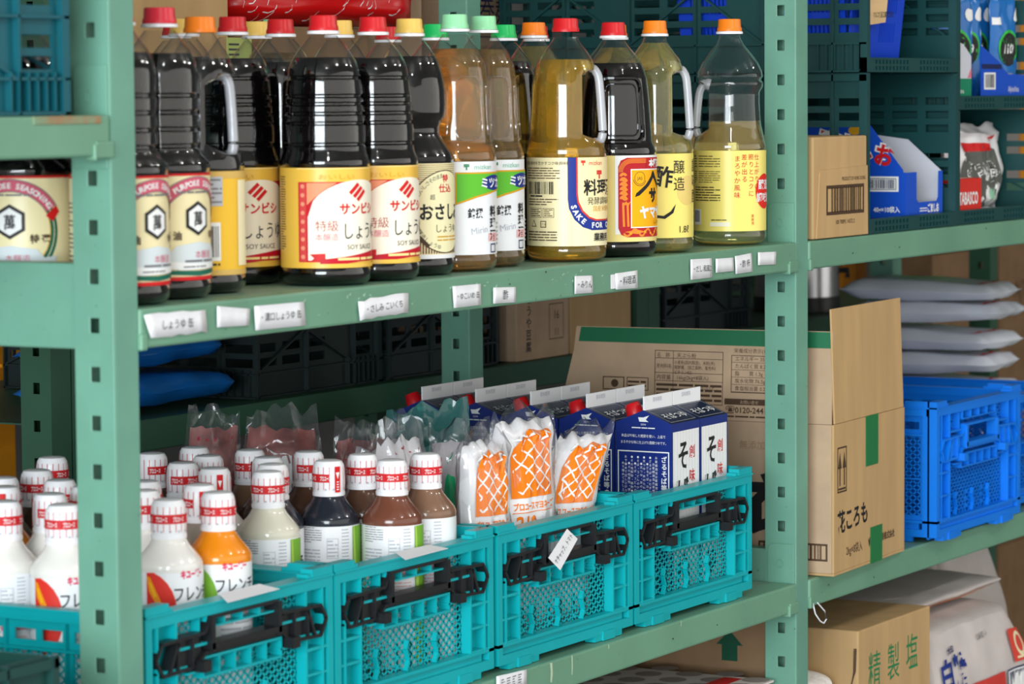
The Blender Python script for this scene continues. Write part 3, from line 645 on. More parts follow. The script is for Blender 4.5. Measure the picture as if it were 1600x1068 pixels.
BT = {
 'soy_red': make_bottle(groove(prS, (160, 184, 195, 206, 215, 236)), 259, SOY, CAPR, label=lab_sanbishi, lab_mat=LAB_S),
 'soy_hex': make_bottle(groove(prK, (163, 181, 199, 217), 2.2, 3), 262, SOY, CAPK, top=311, capr=17.5, label=lab_kikko, lab_mat=LAB_C),
 'soy_handle': make_bottle([(r*.9, z) for r, z in prF], 256, SOY, CAPO, False, 17.5, 303, handle=(38, 148, 244, 2, 34), label=lab_orange, lab_mat=LAB_Y, lz=(20, 126)),
 'sashimi': make_bottle(prO, 262, SOY, CAPY, label=lab_sashimi, lab_mat=LAB_C),
 'mirin': make_bottle([(r*.965, z) for r, z in prG], 272, AMBER, CAPG, top=314, label=lab_mirin, lab_mat=LAB_W, ridges=[(rrect(45, c-18, c+18, 160, 238, 12, .2, rG), 1.3) for c in (-70, -24, 22, 68, 114)]),
 'sake': make_bottle(prF, 260, GOLDL, CAPR, False, 16.8, 313, handle=(30, 150, 254, 20, 46), label=lab_sake, lab_mat=LAB_C),
 'yamasa': make_bottle(prY, 256, SOY, CAPR, top=310, label=lab_yamasa, lab_mat=ink('label_pale_yellow', (240, 220, 140)), ridges=[(rrect(50, -74, -12, 152, 236, 12, .6, rY), 3.0), (rrect(50, -66, -20, 160, 228, 8, .2, rY), 1.2)]),
 'jozo': make_bottle(prF, 284, PALE, CAPO, top=314, handle=(30, 150, 254, 20, 46), label=lab_jozo, lab_mat=LAB_L),
 'clear': make_bottle(prI, 176, CLEARL, CAPO, top=320, capr=16.8, handle=(212, 150, 234, 30, 46), label=lab_clear, lab_mat=LAB_L),
 'soy_green': make_bottle(prS, 259, SOY, CAPB, seg=32), 'soy_yellow': make_bottle(prO, 262, SOY, CAPY, seg=32),
 'soy_red_plain': make_bottle(prS, 256, SOY, CAPR, seg=32, label=lambda p: p.rect(-60, 30, 60, 120, CREAM, 0), lab_mat=LAB_S),
 'mint_plain': make_bottle(prG, 270, AMBER, CAPG, top=312, seg=32), 'orange_plain': make_bottle(prF, 280, PALE, CAPO, top=312, seg=32),
}
Y0 = .0575
FR = 'bottles in the front row of the upper shelf'
ROW = [('soy_hex', .097, .062, -6, 'dark soy sauce bottle with coral cap and hexagon label, half behind the near post'),
 ('soy_hex', .202, .0825, -8, 'dark soy sauce bottle with coral cap and hexagon label, right of the near post'),
 ('soy_handle', .301, .099, 0, 'dark soy sauce bottle with orange cap, clear grip and plain yellow barcode label'),
 ('soy_red', .462, .166, -22, 'soy sauce bottle with red diamond logo turned to the viewer, behind the yellow barcode label'),
 ('soy_red', .487, Y0, -9, 'middle one of three red-capped soy sauce bottles with red diamond logo'),
 ('soy_red', .594, Y0, -8, 'rightmost red-diamond soy sauce bottle, directly left of the round-label sashimi soy'),
 ('sashimi', .703, .074, -7, 'yellow-capped sashimi soy sauce with striped label and round cream disc'),
 ('mirin', .807, .072, -6, 'left one of two amber seasoning bottles with mint green caps and white labels'),
 ('mirin', .909, .090, -6, 'right one of two amber seasoning bottles with mint green caps and white labels'),
 ('sake', 1.0645, Y0, 0, 'golden cooking sake bottle with red cap, side grip and cream and blue label'),
 ('yamasa', 1.2005, .0595, 0, 'dark soy sauce bottle with wide pressed panel and red and yellow label'),
 ('jozo', 1.318, Y0, 2, 'pale yellow vinegar bottle with orange cap and grip on its right'),
 ('clear', 1.5505, Y0, -4, 'nearly clear half-full bottle with orange cap, grip on its left, beside the far post')]
for k, x, y, rz, lab in ROW: BT[k].inst('seasoning_bottle', lab, 'bottle', (x, y, ZU), radians(rz), FR)
BK = 'bottles in the rows behind on the upper shelf'
BACK = [('soy_hex', .092, .180, -72, 'hexagon-label soy sauce bottle seen left of the near post under the beam'),
 ('soy_red_plain', .5891, .336, 0, 'red-capped bottle peeking out left behind the orange-capped grip bottle'),
 ('soy_yellow', .5035, .264, 0, 'yellow-capped bottle showing a sliver directly left of the orange cap'),
 ('soy_yellow', .6893, .286, 0, 'yellow-capped bottle between two red caps left of the middle red-diamond bottle'),
 ('soy_red_plain', .6067, .196, -10, 'red-capped dark bottle standing behind, left of the middle red-diamond bottle'),
 ('mint_plain', .7904, .326, 0, 'mint-capped bottle just showing behind the red caps left of centre'),
 ('soy_yellow', .7123, .180, 0, 'yellow-capped bottle right behind the middle red-diamond soy sauce'),
 ('soy_red_plain', 1.0767, .336, 0, 'red-capped bottle far back between the rightmost red-diamond cap and the sashimi cap'),
 ('soy_green', .9869, .208, 0, 'bright green-capped bottle left behind the first mint cap'),
 ('soy_green', 1.0924, .166, 0, 'bright green-capped bottle right behind the second mint cap'),
 ('yamasa', 1.3312, .250, 40, 'red-capped dark bottle behind, left of the golden cooking sake'),
 ('orange_plain', 1.2025, .182, 0, 'orange-capped pale bottle showing above a red cap left of the cooking sake'),
 ('orange_plain', 1.417, .171, 0, 'orange-capped bottle hidden behind the pressed-panel soy sauce')]
for k, x, y, rz, lab in BACK: BT[k].inst('seasoning_bottle', lab, 'bottle', (x, y, ZU), radians(rz), BK)
# ------------------------------------------------------------------ folding crates
def crate_panel(W, H, m, fm, side=False, slots=False, deep=.016):
    """one ribbed wall; fm(u,v,d): d grows inward from the outer face"""
    b = MB()
    def bx(u0, v0, d0, u1, v1, d1):
        ps = [fm(u, v, d) for d in (d0, d1) for u, v in ((u0, v0), (u1, v0), (u1, v1), (u0, v1))]
        b.add(ps, [(3, 2, 1, 0), (4, 5, 6, 7), (0, 1, 5, 4), (1, 2, 6, 5), (2, 3, 7, 6), (3, 0, 4, 7)], m)
    zb = .034; zt = H-.024; t = .0022; D = deep
    bx(0, .008, 0, W, .020, D); bx(.02, .020, .006, W-.02, zb-.004, D)      # base band, recessed slot
    bx(0, zb-.004, 0, W, zb, D); bx(0, zt, 0, W, H-.012, D+.002); bx(0, H-.0125, -.002, W, H-.010, D+.004)   # flanges, rim
    for u in (0, W-.042): bx(u, H-.012, 0, u+.042, H-.001, D); bx(u+(.042 if u == 0 else -.008), H-.012, .001, u+(.05 if u == 0 else 0), H-.006, D)
    for u in (0, W-.012): bx(u, .02, 0, u+.012, zt, D)
    for u in (.03, W-.105): bx(u, 0, .001, u+.075, .008, D); bx(u+.018, .0, -.002, u+.05, .012, .001)
    if side:
        n = max(3, int((W-.03)/.075)); st = (W-.024)/n
        holes = []
        for i in range(n):
            u = .012+i*st; holes += [(u+.008, zt-.022, u+st/2-.004, zt-.010), (u+st/2+.004, zt-.022, u+st-.008, zt-.010)]
            if i: bx(u-t/2, zb, 0, u+t/2, zt, D-.002)
        b.plate(.012, W-.012, zb, zt, holes+[(.012+i*st+.006, zb+.008, .012+(i+1)*st-.006, zt-.034) for i in range(n)], lambda u, v, d: fm(u, v, D-.003+d), .0028, m)
        bx(.012, zt-.032, .001, W-.012, zt-.029, D); bx(.012, (zb+zt-.034)/2-.001, .001, W-.012, (zb+zt-.034)/2+.001, D)
        for i in range(n): b.lattice(.012+i*st+.006, .012+(i+1)*st-.006, zb+.008, zt-.034, .0136, .0023, lambda u, v, d: fm(u, v, D-.003+d), .0013, m, .82)
    else:
        a, c = .054, W-.054; hz = zt-.061 if H < .2 else zt-.086
        for u in (.020, a, c-t, W-.020-t): bx(u, zb, 0, u+t*1.3, zt, D-.002)
        for u0, u1 in ((.012, a), (c, W-.012)):
            for v in ((zb+hz)/2-.004, ): bx(u0, v, .0005, u1, v+t*1.4, D-.002)
            bx(u0, zb, .001, u1, zb+t, D); bx(u0, hz-.008, .0005, u1, hz-.008+t*1.6, D-.002)
            b.plate(u0, u1, zb, zt, [(u0+.006+k*.012, v, u0+.012+k*.012, v+.018) for k in range(1) for v in (zb+.01, zb+.05)] if H > .2 else [(u0+.004, zb+.008, u0+.01, zb+.03)], lambda u, v, d: fm(u, v, D-.002+d), t, m)
        b.lattice(a+.003, c-.003, zb, hz+.018, .0136, .0023, lambda u, v, d: fm(u, v, D-.003+d), .0013, m, .82)
        # windows beside the grip
        for u0, u1 in ((a+.003, .112), (W-.112, c-.003)):
            b.lattice(u0, u1, zt-.028, zt, .0136, .0023, lambda u, v, d: fm(u, v, D-.003+d), .0013, m, .82); bx(u0, zt-.031, .0005, u1, zt-.028, D)
            bx((u0+u1)/2+(.016 if u0 < W/2 else -.018), zt-.028, .003, (u0+u1)/2+(.018 if u0 < W/2 else -.016), zt, D)
        for v in (hz-.006, hz+.015): bx(.105, v, 0, W-.105, v+t*1.3, D-.001)
        for k in range(6): u = .105+(W-.21)*k/5; bx(u-t/2, hz-.006, .0005, u+t/2, hz+.015, D-.001)
        for u0, u1, v in ((.020, .075, hz+.010), (.075, .108, hz+.002), (W-.075, W-.020, hz+.010), (W-.108, W-.075, hz+.002)): bx(u0, v, .0005, u1, v+t*1.2, D-.002)
        for k in range(5): u = .112+(W-.224)*k/4; bx(u-t/2, zt-.012, .001, u+t/2, zt, D)
        bx(.112, zt-.014, .0005, W-.112, zt-.012, D)
        for u in (.098, W/2-.014, W-.128):                               # bent spring ribs
            pts = [(u, zb), (u+.006, zb+.012), (u, zb+.026), (u+.004, zb+.036)]
            for p, q in zip(pts, pts[1:]): b.bar(fm(p[0], p[1], D*.6), fm(q[0], q[1], D*.6), .0026, .006, m, Vector(fm(0, 0, 1))-Vector(fm(0, 0, 0)))
            bx(u-.014, zb, D-.003, u-.010, zb+.034, D); bx(u+.016, zb, D-.003, u+.020, zb+.034, D)
    return b
def crate_handle(W, z, m):
    """long grip bar with hexagonal ends and a raised loop in the middle; z = lower edge of the loop"""
    b = MB(); N = (0, 1, 0)
    def seg(p, q, w=.0036, d=.013, y=.004): b.bar((p[0], y, p[1]), (q[0], y, q[1]), w, d, m, N)
    l, r, c0, c1 = .016, W-.016, .112, W-.112
    outer = [(l, z+.004), (l+.012, z+.020), (c0-.006, z+.022), (c0+.004, z+.037), (c1-.004, z+.037), (c1+.006, z+.022), (r-.012, z+.020), (r, z+.004), (r-.012, z-.014), (c1+.022, z-.012), (c1+.006, z), (c0-.006, z), (c0-.022, z-.012), (l+.012, z-.014)]
    for p, q in zip(outer, outer[1:]+outer[:1]): seg(p, q)
    for x in (c0+.004, c1-.004): seg((x, z), (x, z+.037), .006, .02)
    seg((c0, z+.006), (c1, z+.006), .007, .02)
    for x in (.055, .082, W-.082, W-.055): seg((x, z-.012), (x, z+.020), .003, .014)
    seg((.04, z-.013), (.055, z+.018), .004, .014); seg((W-.04, z-.013), (W-.055, z+.018), .004, .014)
    for x0, x1 in ((.055, .104), (W-.104, W-.055)): b.box((x0, .003, z-.010), (x1, .006, z+.018), m)
    for x in (.088, W-.1): b.box((x, -.012, z-.018), (x+.014, .004, z-.006), m)
    return b
def crate(name, lab, W, D, H, m, loc, grip=True, gm=None, rot=0, group=None):
    r = thing(name, lab, 'crate', loc, rot, group)
    crate_panel(W, H, m, lambda u, v, d: (u, d, v)).build('front_panel', r, fixn=True)
    crate_panel(W, H, m, lambda u, v, d: (W-u, D-d, v)).build('back_panel', r, fixn=True)
    crate_panel(D-.026, H, m, lambda u, v, d: (d, D-.013-u, v), True, deep=.010).build('side_panel', r, fixn=True)
    crate_panel(D-.026, H, m, lambda u, v, d: (W-d, .013+u, v), True, deep=.010).build('side_panel', r, fixn=True)
    b = MB(); b.box((.012, .012, .008), (W-.012, D-.012, .0115), m)
    for i in range(6): y = .02+(D-.04)*i/5; b.box((.012, y-.002, .003), (W-.012, y+.002, .008), m)
    b.build('base', r)
    if grip: crate_handle(W, H-.024-(.039 if H < .2 else .06), gm or BLKP).build('handle', r, fixn=True)['label'] = 'black plastic carrying grip' if not gm else 'moulded blue grip pocket'
    return r
CW, CD, CH = .360, .53, .184
CX = (.060, .4245, .795, 1.162)
CRL = ('nearest teal folding crate with black grip, full of dressing bottles, beside the near post', 'second teal folding crate, holding the dark and brown dressing bottles',
       'third teal folding crate, holding the orange and white mayonnaise bags', 'fourth teal folding crate, holding the blue milk-carton style packs')
for x, l in zip(CX, CRL): crate('folding_crate', l, CW, CD, CH, TEAL, (x, .010, ZL), group='teal folding crates on the lower shelf')
crate('folding_crate', 'bright blue folding crate standing right of the big cardboard box', .366, .52, .225, BLUEC, (2.133, -.022, ZL), True, BLUEC)
crate('folding_crate', 'second bright blue crate, only its rim showing behind the first blue crate', .366, .52, .205, BLUEC, (2.508, .02, ZL), False)

# ------------------------------------------------------------------ dressing bottles in the two near crates
def dress_body(name, rgb): return mat('dressing_'+name, rgb, .16, spec=.5, coat=.3)
DCOL = {'white': dress_body('white', (236, 232, 226)), 'cream': dress_body('cream', (222, 218, 200)), 'orange': dress_body('orange', (238, 140, 24)), 'navy': dress_body('navy', (38, 42, 52)),
        'brown': dress_body('brown', (112, 66, 50)), 'olive': dress_body('olive', (128, 96, 76)), 'dark': dress_body('dark', (86, 60, 48)), 'grey': dress_body('grey', (150, 138, 126))}
dp = [(0, 2), (20, 2), (32, 0), (35.5, 3), (36.6, 8), (36.6, 132), (36.6, 190), (36.9, 193), (36.6, 197), (35, 201), (29, 208.5), (22, 217), (19.3, 222), (18.3, 226), (18.2, 230), (0, 230)]
LABD = mat('dressing_label', (238, 239, 242), .3, spec=.5)
class Shift(Print):
    """the same print laid out higher on the label"""
    dv = 52
    def tris(s, vs, fs, m, layer): super().tris([(p[0], p[1]+s.dv) for p in vs], fs, m, layer)
def dlab_back(p, green=True):
    p.lines(-34, 118, -6, 138, 7, GREYP, 1, .3, 1); p.lines(-34, 96, -8, 112, 4, LGREY, 1, .4, 2); p.lines(-34, 60, 0, 84, 5, LGREY, 1, .35, 3); p.frame(0, 100, 14, 124, .6, LGREY, 1); p.lines(1, 101, 13, 123, 5, LGREY, 1, .4)
    p.lines(18, 96, 28, 136, 10, LGREY, 1, .35, 5); p.rect(0, 78, 30, 82.5, PINK, 1); p.lines(0, 60, 28, 72, 3, ink('pale_rose', (236, 180, 180)), 1, .35, 4)
    p.rect(-34, 44, -14, 51, DGREY, 1); p.frame(-10, 43, -2, 51, 1, GREYP, 1); p.lines(-34, 28, 20, 40, 3, LGREY, 1, .4, 9)
    if green: p.rect(34, -30, 58, 137, LIME, 1); p.poly([(36, -30), (44, -30), (40, 90), (37, 137), (35, 137)], ink('pale_lime', (170, 205, 90)), 2)
def dlab_french(p, tomato):
    p.text('キユーピー', 8, 122, 10, ink('rose_red', (224, 40, 90)), 1, bold=.05, sx=.62); p.text('フレンチ', 10, 98, 18, BLACK, 1, bold=.01, sx=.74); p.text('ドレッシング白', 12, 84, 9.5, DGREY, 1, sx=.8); p.text('French Dressing', 6, 73, 5.5, PINK, 1)
    c = TOMATO if tomato else LIME
    p.poly([(-46, 44), (-46, 128)]+[(-46+34*sin(radians(a)), 86+44*cos(radians(a))) for a in range(15, 166, 15)], c, 1)
    if tomato: p.poly([(-46, 125), (-41, 123), (-30, 100), (-27, 90), (-33, 92), (-43, 108)], ink('seed_orange', (246, 150, 30)), 2); p.poly([(-43, 118), (-40, 117), (-34, 103), (-36, 102)], YELL, 3)
    p.lines(-10, 40, 40, 66, 4, LGREY, 1, .35, 2)
def dlab_oil(p):
    p.text('キユーピー', 8, 122, 10, ink('rose_red', (224, 40, 90)), 1, bold=.05, sx=.62); p.text('ノンオイル', 6, 106, 11, SKY, 1, bold=.04, sx=.8); p.text('和風しそ', 10, 84, 16, BLACK, 1, bold=.02, sx=.8); p.lines(-10, 40, 40, 76, 5, LGREY, 1, .35, 2)
def make_dressing(col, lab, dv=52):
    P = Proto(); S = .001; b = MB(); b.lathe([(r*S, z*S) for r, z in dp], 32, DCOL[col]); P.part('body', b, None, 40)
    b = MB(); b.lathe([(37.0*S, 18*S), (37.0*S, 190*S)], 32, LABD); l = P.part('label', b, None, 40); p = Shift(cylmap(37.0), 4); p.dv = dv; lab(p); P.part('label_print', p, l)
    b = MB(); cp = [(18.4, 224), (19.6, 224), (19.8, 228), (18.8, 229), (19.2, 231), (19.6, 244), (19.2, 255), (18.2, 261), (15.6, 265.4), (11, 266.6), (0, 266.8)]
    b.lathe([(r*S, z*S) for r, z in cp], 28, GLOSSW); c = P.part('cap', b, None, 40)
    p = Print(cylmap(19.75), 3, h0=.0003)
    W_ = 2*pi*19.75; p.rect(-46, 241, 46, 251, RED, 0)
    for k in range(5): p.text('プロユース', -37+k*19.5, 243.3, 6.6, WHITE, 1, bold=.03, sx=.42)
    for k in range(18): u = -58+k*6.9; p.rect(u, 232, u+.7, 259.5, ink('cap_red_thin', (208, 60, 80)), 0 if k % 1 else 0) if abs(u) > 0 else None
    for k in range(12): p.rect(-58+k*9.8, 231.5, -55.5+k*9.8, 233.5, LGREY, 0)
    p.rect(52.5, 229, 59.5, 260, RED, 2); p.poly([(53.6, 253), (58.4, 253), (56, 245)], WHITE, 3); p.lines(54.5, 231, 57.5, 243, 4, WHITE, 3, .4)
    P.part('cap_print', p, c); return P
DL = {'b': lambda p: dlab_back(p), 'n': lambda p: dlab_back(p, False), 't': lambda p: dlab_french(p, True), 'f': lambda p: dlab_french(p, False), 'o': dlab_oil}
DP = {}
zD = ZL+.0118
DRESS = [ # X, Y, colour, label, rotation, description
 (0.1132, 0.2350, 'white', 'n', -60, 'white dressing bottle with fine-print label at the left image edge'), (0.118, 0.159, 'white', 't', -36, 'white dressing bottle with tomato label left of the near post'),
 (0.1893, 0.231, 'white', 'n', 10, 'white dressing bottle second in depth left of the near post'), (0.2640, 0.2365, 'orange', 'f', 20, 'dressing bottle cap almost hidden behind the near post'),
 (0.206, 0.083, 'white', 't', -24, 'white dressing bottle with red tomato label right of the near post'), (0.284, 0.072, 'orange', 'f', -38, 'orange dressing bottle with green leaf label at the front of the crate'),
 (0.261, 0.156, 'white', 'f', -30, 'white dressing bottle cut off by the right edge of the near post'), (0.334, 0.131, 'grey', 'n', 60, 'grey-brown dressing bottle behind the orange one, its cap seam showing'),
 (0.334, 0.2075, 'orange', 'n', 30, 'dressing bottle glimpsed behind the right edge of the near post'), (0.3, 0.302, 'olive', 'n', -20, 'dressing bottle cap left of the near post, third in depth'),
 (0.219, 0.319, 'orange', 'n', 40, 'dressing bottle with blank white cap side at the left image edge'), (0.29, 0.377, 'grey', 'n', 0, 'grey dressing bottle fourth in depth at the left image edge'),
 (0.368, 0.47, 'dark', 'n', 30, 'rearmost dressing bottle cap at the left image edge'), (0.368, 0.388, 'dark', 'n', 20, 'dressing bottle cap touching the left edge of the near post, second from the back'),
 (0.488, 0.458, 'grey', 'n', 10, 'farthest dressing bottle left of the near post'), (0.578, 0.374, 'dark', 'n', 128, 'dressing bottle with red seam stripe on its cap directly right of the near post'),
 (0.657, 0.366, 'dark', 'n', 0, 'rearmost dressing bottle cap right of the near post'), (0.586, 0.296, 'dark', 'n', -25, 'dressing bottle cap in front of the rearmost one right of the near post'),
 (0.509, 0.279, 'grey', 'n', 60, 'dressing bottle cap mostly hidden in the middle of the cap cluster'), (0.477, 0.2105, 'white', 'n', 50, 'dressing bottle with blank cap side turned left in the cap cluster'),
 (0.477, 0.135, 'cream', 'b', -66, 'cream dressing bottle with green leaf edge on its label'), (0.5425, 0.1725, 'navy', 'o', -40, 'dark oil-free dressing bottle just behind the cream one'),
 (0.603, 0.22, 'dark', 'n', 10, 'dressing bottle cap second in the row of four behind the cream bottle'), (0.662, 0.2860, 'olive', 'n', -15, 'rear dressing bottle cap behind the cream bottle'),
 (0.679, 0.2105, 'dark', 'n', 100, 'brown dressing bottle behind the black one, red seam at its cap top'), (0.6065, 0.1345, 'navy', 'b', -62, 'black dressing bottle with bright green strip and red seam on its cap'),
 (0.6828, 0.1345, 'dark', 'n', -30, 'brown dressing bottle standing behind between the black and the reddish one'), (0.6440, 0.0685, 'brown', 'b', -66, 'reddish brown dressing bottle at the front of the second crate'),
 (0.7215, 0.068, 'olive', 'n', -72, 'olive brown dressing bottle at the right front of the second crate')]
CAPROT = {15: 1, 25: 1}
for i, (x, y, c, l, rz, d) in enumerate(DRESS):
    if (c, l) not in DP: DP[c, l] = make_dressing(c, DL[l], 62 if l in 'tfo' else 52)
    o = DP[c, l].inst('dressing_bottle', d, 'bottle', (x, y, zD), radians(rz), 'dressing bottles in the near crates')
    cap = [ch for ch in o.children if ch.name.startswith('cap')][0]
    cap.rotation_euler = (0, 0, radians({1: -60, 4: -60, 7: 90, 15: -64, 19: 110, 24: -70, 25: -176+50, 10: 100}.get(i, random.Random(i).uniform(-40, 30))))

# ------------------------------------------------------------------ gable-top cartons
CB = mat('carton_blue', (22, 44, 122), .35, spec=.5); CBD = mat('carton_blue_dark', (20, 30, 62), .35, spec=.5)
def make_carton():
    P = Proto(); w = .0435; zs, zr, zt = .2475, .2655, .2845; b = MB()
    v = [(-w,-w,0),(w,-w,0),(w,w,0),(-w,w,0),(-w,-w,zs),(w,-w,zs),(w,w,zs),(-w,w,zs),(-w,.0,zr),(w,.0,zr)]
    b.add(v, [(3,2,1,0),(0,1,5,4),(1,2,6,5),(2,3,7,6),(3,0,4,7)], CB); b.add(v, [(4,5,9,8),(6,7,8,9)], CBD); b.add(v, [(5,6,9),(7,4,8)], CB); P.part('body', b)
    b = MB(); b.box((-w+.001, -.0012, zr-.001), (w-.001, .0012, zt), GLOSSW); f = P.part('sealed_fin', b)
    p = Print(planemap((0, -.0012, zr), (1, 0, 0), (0, 0, 1))); p.text('賞味期限', -4, 10, 7, LGREY, 0); P.part('fin_print', p, f)
    p = Print(planemap((0, -w, 0), (1, 0, 0), (0, 0, 1)))                  # front: white panel with brush writing
    p.rect(-40, 5, 40, 236, WHITE, 0)
    for k in range(9): p.rect(-36+k*9, 5, -35.6+k*9, 236, LGREY, 1)
    p.vtext('創味', 18, 226, 19, RED, 2, .01, 1.75, .95); p.vtext('そばつゆ', -10, 230, 44, BLACK, 2, .02, 1.18, .8); p.vtext('ざるそば用のつゆとして', -29, 168, 6, GREYP, 2, 0, 1)
    P.part('front_print', p)
    p = Print(planemap((-w, 0, 0), (0, -1, 0), (0, 0, 1)))                 # left side: blue panel with white columns
    p.text('本品は吟味した鰹節を使い、上品で', 0, 228, 4.8, WHITE, 1, sx=.9); p.text('まろやかな味に仕上げた麺類つゆです。', 0, 219, 4.8, WHITE, 1, sx=.85); p.frame(-40, 3, 40, 209, 1.6, WHITE, 1)
    p.vtext('ざるそば等のつゆとして', 32, 203, 9.4, WHITE, 1, .02, 1.05)
    for k, t in enumerate(('お客様用法', '●ざるそば・冷むぎつけつゆの場合', '●天つゆ・丼のたれの場合', '●そば・うどんのかけつゆの場合', '●その他煮物・鍋物', '水で薄めて召し上がり下さい')):
        for j in (0, 1): p.vtext((t*2)[:14-j*3], 20-k*9.5-j*4.4, 203-j*9, 4.2, WHITE, 1, 0, 1.25)
    P.part('side_print', p)
    n = Vector((0, -w, zs)); p = Print(planemap((0, -w, zs), (1, 0, 0), Vector((0, w, zr-zs))))
    p.frame(-38, 4, 38, 43, .8, LGREY, 1); p.text('そばつゆ', 2, 14, 17, WHITE, 1, bold=.01, sx=1); P.part('roof_print', p)
    p = Print(planemap((-w, 0, zs), (0, -1, 0), (0, 0, 1))); p.poly([(-6, 2), (8, 2), (4, 5), (9, 11), (0, 8), (-8, 8)], WHITE, 1); p.text('SOMI', 0, -3, 3.5, WHITE, 1); p.lines(-18, -8, 18, -5, 1, WHITE, 1, .5); P.part('gable_print', p)
    b = MB(); q = Vector((0, w, zr-zs)).normalized()
    b.X = Matrix.Translation((-.026, .021, .2565)) @ Matrix.Rotation(radians(-22), 4, 'X'); b.lathe([(.0125, 0), (.0125, .004), (.011, .014), (.0095, .017), (0, .018)], 20, CAPR); P.part('screw_cap', b, None, 40)
    return P
CT = make_carton()
RN = ('front', 'second', 'third', 'fourth', 'rear')
for j, y in enumerate((.0825, .172, .2615, .351, .4405)):
    for i, x in enumerate((1.371, 1.4595)):
        CT.inst('noodle_sauce_carton', 'blue gable-top noodle sauce carton, %s row, %s one of the pair' % (RN[j], ('left', 'right')[i]), 'carton', (x, y, zD), 0, 'noodle sauce cartons in the fourth crate')
# jar squeezed beside the cartons, at the far post
P = Proto(); b = MB(); b.lathe([(0, 0), (.026, 0), (.029, .006), (.029, .165), (.027, .175), (.018, .193), (.016, .2)], 24, mat('pale_dressing', (222, 208, 150), .2)); P.part('body', b, None, 40)
b = MB(); b.lathe([(.0294, .03), (.0294, .16)], 24, ink('violet_label', (150, 160, 200))); l = P.part('label', b, None, 40); p = Print(cylmap(29.4), 4)
p.poly([(-30+60*i/12, 60+(22 if i % 4 else 12)+(10 if i % 4 == 2 else 0)) for i in range(13)]+[(30, 34), (-30, 34)], WHITE, 0); p.text('ワイン', -10, 62, 13, PINK, 1); P.part('label_print', p, l)
b = MB(); b.lathe([(.017, .196), (.0178, .198), (.0178, .222), (.016, .226), (0, .226)], 20, CAPR); P.part('cap', b, None, 40)
P.inst('sauce_bottle', 'red-capped bottle with pale sauce showing between the last carton and the far post', 'bottle', (1.565, .11, ZL), radians(-40))
# ------------------------------------------------------------------ soft bags
FILM = film('clear_bag_film', (252, 252, 253), .06, .0, .025, .22, 40)
FILMT = film('teal_bag_film', (110, 184, 178), .1, .02, .3, .3, 40, (.12, .38, .36, 1))
BAGW = mat('white_bag_film', (238, 236, 238), .25, spec=.5, bump=.35, bs=35, coat=.3)
def bag_fn(W, H, T, seed, lean=0, rough=.004, crimp=.86, droop=0, crumple=0, sq=2.4):
    """returns f(s,t,side,h): s in -1..1 across, t in 0..1 up"""
    def f(s, t, side, h=0):
        q = max(0, 1-abs(s)**sq)**.55*min(1, (t/.12))**.6
        if t > crimp: q *= max(.04, 1-(t-crimp)/(1-crimp)*1.15)
        else: q *= 1-.35*max(0, t-.45)/(crimp-.45)
        nz = noise.noise(Vector((s*2.2+seed, t*4+seed*2, side*3)))*rough*2+noise.noise(Vector((s*6+seed, t*9, side*5+seed)))*rough
        w = W/2*(1+.06*noise.noise(Vector((t*5, seed, 0)))-(.10*max(0, t-crimp)/(1-crimp)))
        x = s*w+lean*max(0, t-.4)**1.5*H; y = side*(T/2*q+nz*(1 if t < .97 else .3))
        z = t*H+(noise.noise(Vector((s*3, seed, 9)))*.012*max(0, t-.7)*3)-droop*max(0, s)*max(0, t-.6)*H+crumple*t**4*(noise.noise(Vector((s*2.6, seed*1.7, 4)))+.5*noise.noise(Vector((s*7, seed*1.7, 14))))
        return (x, y+(h*side), max(0, z))
    return f
def bag_mesh(f, m, ns=18, nt=26):
    b = MB(); vs = []; fs = []
    for side in (-1, 1):
        for j in range(nt+1):
            for i in range(ns+1): vs.append(f(-1+2*i/ns, j/nt, side))
    k = (ns+1)*(nt+1)
    for j in range(nt):
        for i in range(ns):
            a = j*(ns+1)+i; fs.append((a, a+1, a+ns+2, a+ns+1)); fs.append((k+a+1, k+a, k+a+ns+1, k+a+ns+2))
    for j in range(nt):
        a = j*(ns+1); c = a+ns; fs.append((a, a+ns+1, k+a+ns+1, k+a)); fs.append((c+ns+1, c, k+c, k+c+ns+1))
    for i in range(ns): a = nt*(ns+1)+i; fs.append((a, a+1, k+a+1, k+a)); fs.append((i+1, i, k+i, k+i+1))
    b.add(vs, fs, m); return b
def bag_print(f, W, H): return Print(lambda u, v, h: f(max(-1, min(1, u/(W*500))), max(0, min(1, v/(H*1000))), -1, h+.0006), 6)
